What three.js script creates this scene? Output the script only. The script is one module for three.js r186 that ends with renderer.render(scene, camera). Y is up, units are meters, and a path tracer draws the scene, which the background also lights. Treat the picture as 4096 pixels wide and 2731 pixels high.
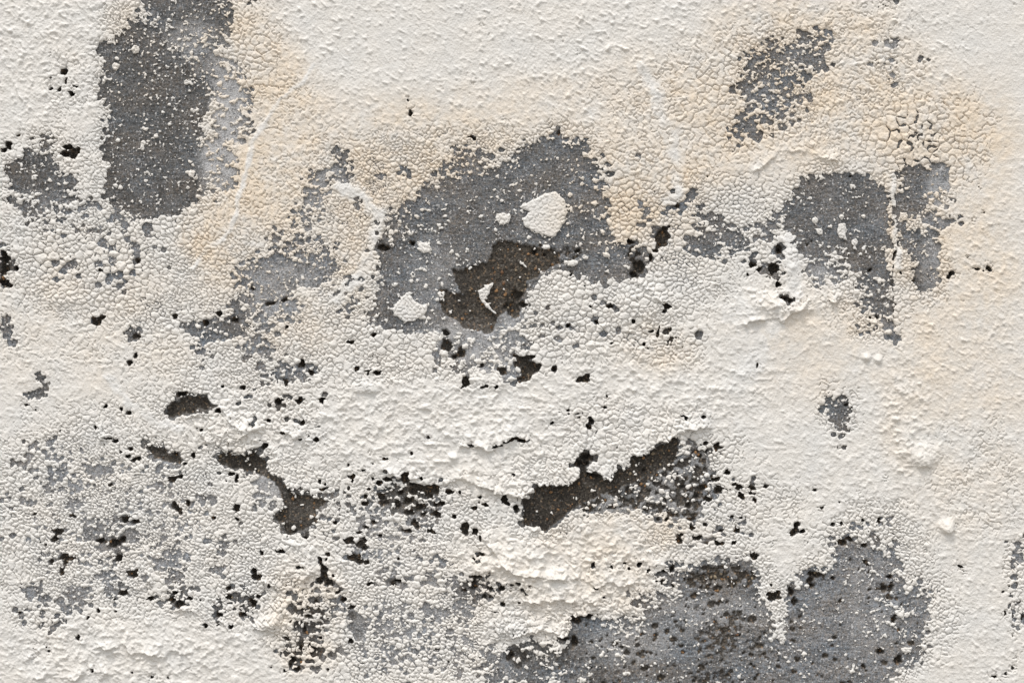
import * as THREE from 'three';

// ---------------------------------------------------------------- camera, sky, sun, exposure
const scene = new THREE.Scene();
const camera = new THREE.PerspectiveCamera(24.08, 1024 / 682, 0.05, 200);
const EYE_Y = 1.35;
camera.position.set(0, EYE_Y, 1.602);
camera.lookAt(0, EYE_Y, 0);

const renderer = new THREE.WebGLRenderer({ antialias: true });
renderer.toneMapping = THREE.LinearToneMapping;
renderer.toneMappingExposure = 1.46;
renderer.shadowMap.enabled = true;

{ // overcast sky: brighter towards the zenith, neutral with a little blue
  const W = 64, H = 32, d = new Float32Array(W * H * 4);
  for (let j = 0; j < H; j++) {
    const el = ((j + 0.5) / H - 0.5) * Math.PI, s = Math.max(0, Math.sin(el));
    const L = 1.15 * (1 + 2 * s) / 3;
    for (let i = 0; i < W; i++) {
      const k = (j * W + i) * 4;
      d[k] = L * 0.992; d[k + 1] = L; d[k + 2] = L * 1.012; d[k + 3] = 1;
    }
  }
  const sky = new THREE.DataTexture(d, W, H, THREE.RGBAFormat, THREE.FloatType);
  sky.mapping = THREE.EquirectangularReflectionMapping;
  sky.magFilter = THREE.LinearFilter; sky.needsUpdate = true;
  scene.background = sky; scene.environment = sky;
}
const sun = new THREE.DirectionalLight(0xfff8f0, 1.35);
sun.position.set(-1.4, 4.6 + EYE_Y, 2.1);
sun.target.position.set(0, EYE_Y, 0);
sun.castShadow = true; sun.shadow.radius = 26; sun.shadow.mapSize.set(4096, 4096);
Object.assign(sun.shadow.camera, { left: -3.5, right: 3.5, top: 3, bottom: -3, near: 0.1, far: 14 });
scene.add(sun, sun.target);

// ---------------------------------------------------------------- helpers
let seed = 7;
const rnd = () => { seed = (seed + 0x6d2b79f5) | 0; let t = Math.imul(seed ^ (seed >>> 15), 1 | seed); t = (t + Math.imul(t ^ (t >>> 7), 61 | t)) ^ t; return ((t ^ (t >>> 14)) >>> 0) / 4294967296; };
const clamp = (v, a, b) => (v < a ? a : v > b ? b : v);
const sstep = (a, b, v) => { const t = clamp((v - a) / (b - a), 0, 1); return t * t * (3 - 2 * t); };
const lerp = (a, b, t) => a + (b - a) * t;
const hash2 = (a, b) => { let h = Math.imul(a | 0, 374761393) + Math.imul(b | 0, 668265263); h = Math.imul(h ^ (h >>> 13), 1274126177); return ((h ^ (h >>> 16)) >>> 0) / 4294967296; };

// tileable gradient noise, 256 lattice cells of 4 samples
const NS = 1024, NA = new Float32Array(NS * NS), NB = new Float32Array(NS * NS);
for (const A of [NA, NB]) {
  const G = new Float32Array(256 * 256 * 2);
  for (let i = 0; i < 65536; i++) { const a = rnd() * 6.2831853; G[2 * i] = Math.cos(a); G[2 * i + 1] = Math.sin(a); }
  for (let y = 0; y < NS; y++) for (let x = 0; x < NS; x++) {
    const ix = x >> 2, iy = y >> 2, fx = (x & 3) / 4, fy = (y & 3) / 4, jx = (ix + 1) & 255, jy = (iy + 1) & 255;
    const g = (cx, cy, dx, dy) => { const k = 2 * (cy * 256 + cx); return G[k] * dx + G[k + 1] * dy; };
    const u = fx * fx * fx * (fx * (fx * 6 - 15) + 10), v = fy * fy * fy * (fy * (fy * 6 - 15) + 10);
    A[y * NS + x] = 1.5 * lerp(lerp(g(ix, iy, fx, fy), g(jx, iy, fx - 1, fy), u), lerp(g(ix, jy, fx, fy - 1), g(jx, jy, fx - 1, fy - 1), u), v);
  }
}
function nz(x, y, wl, A = NA) {            // noise of wavelength wl at x, y; about -1 .. 1
  const s = 4 / wl; x = x * s + 4096; y = y * s + 4096;
  const ix = Math.floor(x), iy = Math.floor(y), fx = x - ix, fy = y - iy;
  const a = ix & 1023, b = (ix + 1) & 1023, c = (iy & 1023) << 10, d = ((iy + 1) & 1023) << 10;
  const p = A[c + a], q = A[c + b], r = A[d + a], t = A[d + b];
  return p + (q - p) * fx + (r - p + (p - q - r + t) * fx) * fy;
}
const fbm = (x, y, wl, A = NA) => (nz(x, y, wl, A) + 0.5 * nz(x + 31.7, y - 17.3, wl * 0.49, A) + 0.25 * nz(x - 77.1, y + 41.9, wl * 0.24, A)) / 1.4;

// ---------------------------------------------------------------- fields over the wall (millimetres, x right, y down, frame 1024 x 683)
const K = 1024 / 2352;                     // outlines below were read off at 2352 across
const X0 = -60, Y0 = -60, FW = 1145, FH = 804;   // detailed area with its margin
const field = (v) => new Float32Array(FW * FH).fill(v);
const LOSS = field(0), HOLE = field(-99), CRK = field(0.04), SIZE = field(6.2), TINT = field(0), HAZE = field(0), BROWN = field(0), HGT = field(0), LUMP = field(0.25), STIP = field(0.5), TONE = field(0.55), KEEP = field(-99), FLOW = field(0), PATCHID = field(0), GAP = field(0);
function samp(F, x, y) {
  x = clamp(x - X0, 0, FW - 1.001); y = clamp(y - Y0, 0, FH - 1.001);
  const ix = x | 0, iy = y | 0, fx = x - ix, fy = y - iy, k = iy * FW + ix;
  const p = F[k], q = F[k + 1], r = F[k + FW], t = F[k + FW + 1];
  return p + (q - p) * fx + (r - p + (p - q - r + t) * fx) * fy;
}
function bbox(x0, y0, x1, y1, fn) {
  for (let y = Math.max(Y0, Math.floor(y0)); y <= Math.min(Y0 + FH - 1, Math.ceil(y1)); y++)
    for (let x = Math.max(X0, Math.floor(x0)); x <= Math.min(X0 + FW - 1, Math.ceil(x1)); x++) fn((y - Y0) * FW + x - X0, x, y);
}
function polySD(P, x, y) {                 // signed distance, positive inside
  let d = 1e9, inside = false;
  for (let i = 0, j = P.length - 2; i < P.length; j = i, i += 2) {
    const ax = P[j], ay = P[j + 1], bx = P[i], by = P[i + 1], ex = bx - ax, ey = by - ay;
    const t = clamp(((x - ax) * ex + (y - ay) * ey) / (ex * ex + ey * ey + 1e-9), 0, 1);
    const qx = x - ax - ex * t, qy = y - ay - ey * t; d = Math.min(d, qx * qx + qy * qy);
    if ((ay > y) !== (by > y) && x < ex * (y - ay) / (by - ay) + ax) inside = !inside;
  }
  d = Math.sqrt(d); return inside ? d : -d;
}
function poly(pts, pad, fn) {              // pts at 2352 across
  const P = pts.map((v) => v * K); let a = 1e9, b = 1e9, c = -1e9, d = -1e9;
  for (let i = 0; i < P.length; i += 2) { a = Math.min(a, P[i]); c = Math.max(c, P[i]); b = Math.min(b, P[i + 1]); d = Math.max(d, P[i + 1]); }
  bbox(a - pad, b - pad, c + pad, d + pad, (k, x, y) => fn(k, polySD(P, x, y), x, y));
}
function blob(x, y, rx, ry, fn, ext = 1.6) { // fn gets normalised radius
  x *= K; y *= K; rx *= K; ry *= K; const e = ext;
  bbox(x - rx * e, y - ry * e, x + rx * e, y + ry * e, (k, px, py) => { const r = Math.hypot((px - x) / rx, (py - y) / ry); if (r < e) fn(k, r, px, py, Math.min(rx, ry)); });
}
function stroke(pts, w, fn, wander = 0) {  // distance to a polyline
  let P = pts.map((v) => v * K); w *= K;
  if (wander) { const Q = []; for (let i = 0; i + 3 < P.length; i += 2) { const n = Math.max(1, Math.round(Math.hypot(P[i + 2] - P[i], P[i + 3] - P[i + 1]) / 4)); for (let q = 0; q < n; q++) { const x = lerp(P[i], P[i + 2], q / n), y = lerp(P[i + 1], P[i + 3], q / n); Q.push(x + wander * fbm(x, y, 26), y + wander * fbm(x, y, 26, NB)); } } P = Q; }
  for (let i = 0; i + 3 < P.length; i += 2) {
    const ax = P[i], ay = P[i + 1], ex = P[i + 2] - ax, ey = P[i + 3] - ay;
    bbox(Math.min(ax, ax + ex) - w, Math.min(ay, ay + ey) - w, Math.max(ax, ax + ex) + w, Math.max(ay, ay + ey) + w, (k, x, y) => {
      const t = clamp(((x - ax) * ex + (y - ay) * ey) / (ex * ex + ey * ey), 0, 1), d = Math.hypot(x - ax - ex * t, y - ay - ey * t);
      if (d < w) fn(k, d / w, x, y);
    });
  }
}
const up = (F, k, v) => { if (v > F[k]) F[k] = v; };
const soft = (r) => 1 - sstep(0.45, 1.5, r);

// broad zones: [x, y, rx, ry, value]
const zone = (F, list) => { for (const [x, y, rx, ry, v] of list) blob(x, y, rx, ry, (k, r) => { const t = 1 - sstep(0.5, 1.6, r); F[k] = lerp(F[k], v, t); }); };
zone(CRK, [
  [300, 590, 330, 170, 1], [640, 600, 280, 230, 0.8], [700, 480, 200, 190, 0.62], [620, 330, 140, 160, 0.4], [1100, 420, 300, 110, 0.9], [1000, 560, 220, 220, 0.95], [900, 790, 300, 90, 0.85], [560, 800, 230, 110, 0.85],
  [1300, 720, 200, 110, 0.95], [1500, 560, 180, 190, 0.95], [1640, 250, 260, 130, 0.55], [1800, 170, 160, 120, 0.75], [2100, 330, 170, 120, 0.8], [1980, 130, 120, 140, 0.5], [1700, 500, 140, 90, 0.9], [1940, 640, 140, 110, 0.9],
  [2060, 560, 80, 180, 0.8], [1560, 780, 90, 60, 0.9], [1620, 1000, 130, 70, 0.95], [1400, 1010, 140, 90, 0.75], [1300, 1080, 140, 60, 0.7], [250, 1190, 330, 230, 0.95], [560, 1300, 120, 130, 0.9], [950, 1420, 270, 170, 1],
  [950, 1200, 220, 90, 0.9], [700, 1130, 110, 100, 0.7], [640, 950, 130, 60, 0.7], [400, 950, 160, 60, 0.55], [1600, 1200, 150, 90, 0.85], [1450, 1400, 160, 60, 0.75], [2000, 1260, 120, 110, 0.9], [2110, 1420, 90, 120, 0.8],
  [1250, 1500, 110, 70, 0.7], [2240, 1060, 90, 110, 0.4], [2250, 1150, 130, 90, 0.4], [140, 420, 120, 120, 0.8], [160, 190, 60, 60, 0.55], [320, 60, 90, 80, 0.8], [560, 110, 90, 110, 0.65], [1750, 1150, 100, 60, 0.6],
  [700, 1430, 90, 100, 0.8], [120, 790, 200, 60, 0.35], [1850, 660, 60, 90, 0.1], [1800, 790, 170, 90, 0.05], [1000, 960, 260, 70, 0.12], [1250, 1310, 200, 70, 0.12], [300, 1500, 230, 60, 0.1], [1760, 920, 150, 100, 0.04],
]);
zone(SIZE, [
  [350, 250, 130, 240, 3.6], [420, 60, 110, 90, 3.8], [300, 590, 260, 110, 8.2], [120, 440, 120, 100, 6], [250, 1200, 330, 240, 4.6], [640, 640, 260, 200, 5.2], [740, 420, 120, 90, 4.4], [1130, 480, 260, 160, 4.6], [1320, 720, 200, 110, 8.6],
  [1480, 480, 140, 120, 7], [1930, 500, 110, 110, 4], [2100, 530, 60, 130, 4.2], [2110, 325, 150, 100, 10.5], [1640, 260, 220, 120, 8.5], [1800, 170, 120, 110, 4.8], [960, 1430, 280, 170, 5.4], [1650, 1430, 330, 150, 4.2], [2050, 1400, 110, 160, 4.4],
  [1480, 1110, 180, 80, 4.8], [1620, 1000, 120, 60, 8], [1400, 1010, 140, 80, 7.4], [930, 1150, 180, 80, 5], [900, 800, 160, 60, 7.4], [1160, 620, 120, 120, 5], [980, 560, 120, 160, 5.2],
]);
zone(TINT, [
  [620, 420, 150, 220, 0.95], [560, 550, 130, 90, 0.85], [540, 100, 110, 110, 0.65], [740, 560, 130, 130, 0.55], [1000, 330, 260, 110, 0.7], [1450, 420, 160, 150, 0.85], [1650, 260, 260, 140, 0.75], [1900, 190, 200, 170, 0.8], [2180, 330, 150, 140, 0.9],
  [2200, 600, 140, 160, 0.7], [2060, 480, 60, 120, 0.6], [1800, 90, 160, 90, 0.7], [620, 200, 90, 90, 0.75], [1320, 260, 200, 90, 0.45], [300, 130, 60, 120, 0.35], [2200, 850, 160, 160, 0.5], [2070, 980, 40, 110, 0.35],
  [900, 420, 120, 90, 0.75], [1880, 780, 160, 120, 0.4], [650, 720, 140, 90, 0.4], [200, 740, 250, 150, 0.22], [700, 1420, 80, 120, 0.35], [1300, 1330, 240, 90, 0.28], [1450, 1220, 160, 60, 0.4], [2240, 1100, 140, 160, 0.25], [1500, 800, 90, 60, 0.3],
]);
zone(LUMP, [
  [1000, 980, 330, 130, 0.8], [1280, 1320, 260, 110, 1.2], [300, 1500, 300, 80, 0.8], [520, 960, 120, 70, 0.9], [1790, 720, 120, 60, 1], [700, 1370, 110, 130, 0.9], [1780, 800, 120, 70, 0.35], [2150, 1130, 200, 120, 0.4], [80, 60, 140, 200, 0.45],
  [900, 60, 260, 90, 0.1], [2250, 150, 120, 200, 0.12], [1180, 1480, 120, 60, 1], [1420, 780, 120, 70, 0.8], [640, 1000, 100, 60, 0.8], [1560, 900, 200, 80, 0.7], [1150, 1080, 120, 60, 0.7], [2080, 960, 50, 110, 0.9],
]);
zone(STIP, [
  [1150, 100, 330, 150, 0.8], [900, 170, 260, 120, 0.7], [1450, 190, 200, 170, 1.15], [1700, 80, 220, 110, 1], [80, 120, 150, 170, 1.1], [2200, 120, 60, 80, 0.3], [2280, 250, 90, 260, 0.3], [2050, 200, 170, 170, 1.1], [700, 60, 120, 90, 1], [1780, 820, 130, 80, 0.15],
  [120, 760, 200, 120, 0.9], [2200, 700, 150, 250, 0.8], [2000, 1050, 250, 150, 0.6], [1150, 930, 330, 80, 0.7], [1300, 1300, 200, 80, 0.4], [2230, 1450, 120, 140, 0.7], [250, 1500, 220, 70, 0.7], [1880, 330, 150, 50, 0.9],
]);

// bare patches: outline, share of lost flakes, feather, tone of the concrete (0 dark warm .. 1 pale blue), label
const PATCHES = [
  { n: 'tall dark bare concrete patch near the upper left corner', l: 0.9, f: 5, t: 0.16, p: [325, 50, 235, 110, 250, 140, 242, 180, 240, 215, 262, 245, 250, 275, 250, 312, 238, 355, 262, 385, 238, 427, 248, 460, 270, 475, 275, 492, 325, 498, 375, 490, 415, 490, 425, 475, 450, 460, 460, 437, 470, 417, 475, 375, 462, 325, 437, 300, 440, 275, 475, 250, 475, 212, 462, 175, 425, 155, 375, 100, 362, 70] },
  { n: 'dark grey bare patch at the top edge', l: 0.84, f: 6, t: 0.25, p: [335, -30, 340, 0, 350, 32, 400, 42, 405, 65, 462, 85, 470, 67, 525, 70, 520, 50, 525, 15, 530, -30] },
  { n: 'ragged dark patch with white flakes at the left edge', l: 0.84, f: 5, t: 0.18, p: [25, 380, 60, 365, 95, 350, 92, 320, 108, 322, 115, 365, 125, 385, 130, 395, 150, 408, 160, 440, 150, 455, 125, 450, 100, 458, 95, 430, 70, 440, 60, 440, 35, 430, 30, 410] },
  { n: 'blue grey bare streak left of the large centre patch', l: 0.8, f: 7, t: 0.9, p: [555, 625, 633, 592, 690, 588, 745, 597, 765, 620, 735, 645, 680, 650, 640, 680, 600, 690, 580, 670, 560, 650] },
  { n: 'largest bare concrete patch, mid grey, in the centre', l: 0.89, f: 4, t: 0.4, p: [988, 434, 1048, 410, 1110, 395, 1176, 378, 1201, 340, 1238, 332, 1271, 322, 1283, 297, 1296, 315, 1288, 335, 1311, 337, 1326, 317, 1346, 327, 1341, 357, 1348, 390, 1383, 407, 1401, 417, 1383, 442, 1393, 480, 1401, 505, 1388, 542, 1413, 562, 1471, 575, 1483, 605, 1481, 630, 1446, 630, 1393, 645, 1351, 630, 1313, 617, 1276, 617, 1251, 622, 1226, 650, 1205, 665, 1203, 700, 1196, 730, 1170, 745, 1140, 765, 1100, 775, 1060, 765, 1020, 765, 985, 755, 930, 765, 870, 742, 870, 692, 885, 640, 872, 604, 868, 562, 900, 517, 930, 487, 975, 474] },
  { n: 'small grey patch right of the centre patch', l: 0.8, f: 6, t: 0.5, p: [1613, 492, 1651, 500, 1663, 532, 1708, 547, 1716, 557, 1708, 567, 1638, 577, 1643, 600, 1636, 590, 1601, 572, 1576, 552, 1611, 535] },
  { n: 'rounded dark grey patch at the right', l: 0.94, f: 3, t: 0.4, p: [1849, 417, 1889, 402, 1956, 400, 1989, 410, 2021, 427, 2039, 447, 2036, 462, 2041, 497, 2039, 532, 2046, 564, 2029, 572, 2026, 604, 2034, 632, 2049, 644, 2046, 654, 2014, 657, 1989, 654, 1976, 667, 1964, 657, 1984, 632, 1956, 622, 1949, 597, 1946, 567, 1914, 577, 1889, 577, 1871, 592, 1839, 577, 1831, 552, 1809, 532, 1804, 497, 1801, 480, 1821, 460, 1834, 442] },
  { n: 'narrow grey patch shaped like a bent strip at the right', l: 0.92, f: 3.5, t: 0.42, p: [2074, 388, 2154, 385, 2144, 425, 2137, 455, 2114, 485, 2089, 500, 2081, 510, 2087, 535, 2124, 540, 2149, 540, 2152, 552, 2149, 592, 2154, 630, 2141, 665, 2114, 665, 2104, 632, 2112, 602, 2096, 580, 2074, 565, 2069, 512, 2059, 487, 2061, 447, 2076, 425] },
  { n: 'small dark patch under the rounded patch', l: 0.78, f: 4, t: 0.4, p: [1981, 692, 2000, 690, 2025, 682, 2049, 690, 2055, 700, 2052, 715, 2056, 730, 2049, 742, 2035, 735, 2015, 735, 1990, 712] },
  { n: 'speckled grey patch at the upper right', l: 0.64, f: 8, t: 0.55, p: [1708, 140, 1738, 135, 1764, 117, 1789, 97, 1814, 100, 1851, 95, 1894, 82, 1895, 100, 1880, 117, 1889, 150, 1866, 162, 1864, 172, 1846, 172, 1825, 180, 1819, 200, 1838, 217, 1824, 250, 1806, 265, 1779, 272, 1764, 292, 1726, 307, 1688, 295, 1683, 275, 1713, 267, 1726, 245, 1708, 215, 1696, 197, 1713, 175] },
  { n: 'dark brown bare band below the overhanging paint edge', l: 0.97, f: 2, t: 0.1, b: 1, p: [1201, 1146, 1223, 1144, 1223, 1126, 1248, 1111, 1276, 1119, 1308, 1116, 1326, 1099, 1336, 1081, 1318, 1066, 1333, 1059, 1336, 1039, 1368, 1046, 1361, 1061, 1340, 1063, 1346, 1086, 1371, 1089, 1401, 1104, 1411, 1101, 1418, 1076, 1448, 1076, 1453, 1046, 1488, 1046, 1506, 1026, 1526, 1021, 1541, 1004, 1556, 1004, 1560, 1030, 1548, 1060, 1500, 1090, 1440, 1115, 1380, 1135, 1330, 1160, 1300, 1185, 1271, 1203, 1253, 1223, 1243, 1213, 1211, 1216, 1203, 1201] },
  { n: 'mottled grey strip with white remnants below the brown band', l: 0.74, f: 5, t: 0.25, b: 0.55, p: [1330, 1150, 1400, 1120, 1480, 1090, 1550, 1050, 1581, 1049, 1590, 1031, 1626, 1036, 1618, 1071, 1648, 1099, 1621, 1109, 1636, 1146, 1613, 1160, 1600, 1185, 1540, 1188, 1440, 1165, 1340, 1180] },
  { n: 'pale grey bare concrete, left lobe of the lower right patch', l: 0.95, f: 4, t: 0.6, p: [1571, 1316, 1616, 1298, 1651, 1293, 1701, 1296, 1731, 1311, 1746, 1323, 1736, 1338, 1733, 1373, 1746, 1388, 1762, 1408, 1766, 1440, 1762, 1480, 1776, 1505, 1800, 1500, 1800, 1640, 1300, 1640, 1300, 1500, 1310, 1450, 1330, 1422, 1400, 1440, 1490, 1440, 1490, 1400, 1545, 1380, 1575, 1360, 1565, 1335] },
  { n: 'pale blue grey bare concrete, right lobe of the lower right patch', l: 0.94, f: 4, t: 0.85, p: [1854, 1313, 1884, 1313, 1889, 1323, 1919, 1311, 1924, 1291, 1914, 1255, 1930, 1237, 1959, 1241, 1954, 1258, 1976, 1256, 2014, 1265, 2029, 1276, 2044, 1301, 2046, 1326, 2076, 1346, 2089, 1366, 2114, 1371, 2121, 1391, 2114, 1421, 2121, 1451, 2119, 1476, 2096, 1501, 2074, 1526, 2034, 1558, 2034, 1640, 1790, 1640, 1778, 1503, 1787, 1480, 1804, 1460, 1808, 1435, 1817, 1410, 1817, 1395, 1812, 1352, 1822, 1350, 1834, 1365, 1856, 1361, 1859, 1351, 1846, 1336] },
  { n: 'dark ragged bare strip at the lower left of the centre', l: 0.93, f: 3, t: 0.12, b: 0.9, p: [500, 1040, 515, 1045, 527, 1035, 535, 1050, 560, 1045, 580, 1035, 590, 1050, 605, 1056, 615, 1084, 640, 1096, 663, 1121, 683, 1139, 708, 1139, 740, 1145, 748, 1154, 723, 1174, 728, 1201, 713, 1208, 688, 1216, 663, 1233, 643, 1198, 630, 1191, 650, 1159, 640, 1121, 620, 1101, 588, 1084, 550, 1078, 515, 1071, 500, 1059] },
  { n: 'small dark patch on the right with torn edge', l: 0.85, f: 3, t: 0.2, p: [1899, 912, 1924, 915, 1939, 924, 1954, 920, 1949, 939, 1949, 948, 1914, 948] },
  { n: 'short dark strip where the paint has peeled at the left', l: 0.97, f: 2, t: 0.15, b: 0.9, p: [385, 932, 410, 920, 430, 908, 475, 912, 482, 930, 490, 935, 475, 940, 450, 938, 446, 950, 420, 948, 400, 955, 395, 962, 378, 958] },
  { n: 'dark slanting strip among fine cracked paint at the left', l: 0.97, f: 2, t: 0.15, b: 0.8, p: [330, 1018, 345, 1022, 355, 1030, 380, 1030, 385, 1045, 405, 1040, 410, 1055, 418, 1058, 412, 1066, 385, 1062, 360, 1055, 345, 1045] },
];
PATCHES.forEach((P, id) => poly(P.p, 30, (k, sd, x, y) => {
  const e = sd + 2.2 * fbm(x, y, 14) + 1.2 * nz(x, y, 4);
  const t = sstep(-P.f * 2.2, P.f * 1.1, e);
  up(LOSS, k, P.l * t); if (P.b) up(BROWN, k, (P.b > 0.6 ? P.b : sstep(-0.2, 0.15, fbm(x, y, 9, NA))) * sstep(-2, 2, e));
  const w = sstep(-28, -6, sd); TONE[k] = lerp(TONE[k], P.t, w);
  up(CRK, k, 0.85 * sstep(-26, -4, sd + 8 * nz(x, y, 30)));
  if (sd > -4) PATCHID[k] = id + 1;
}));

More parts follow.
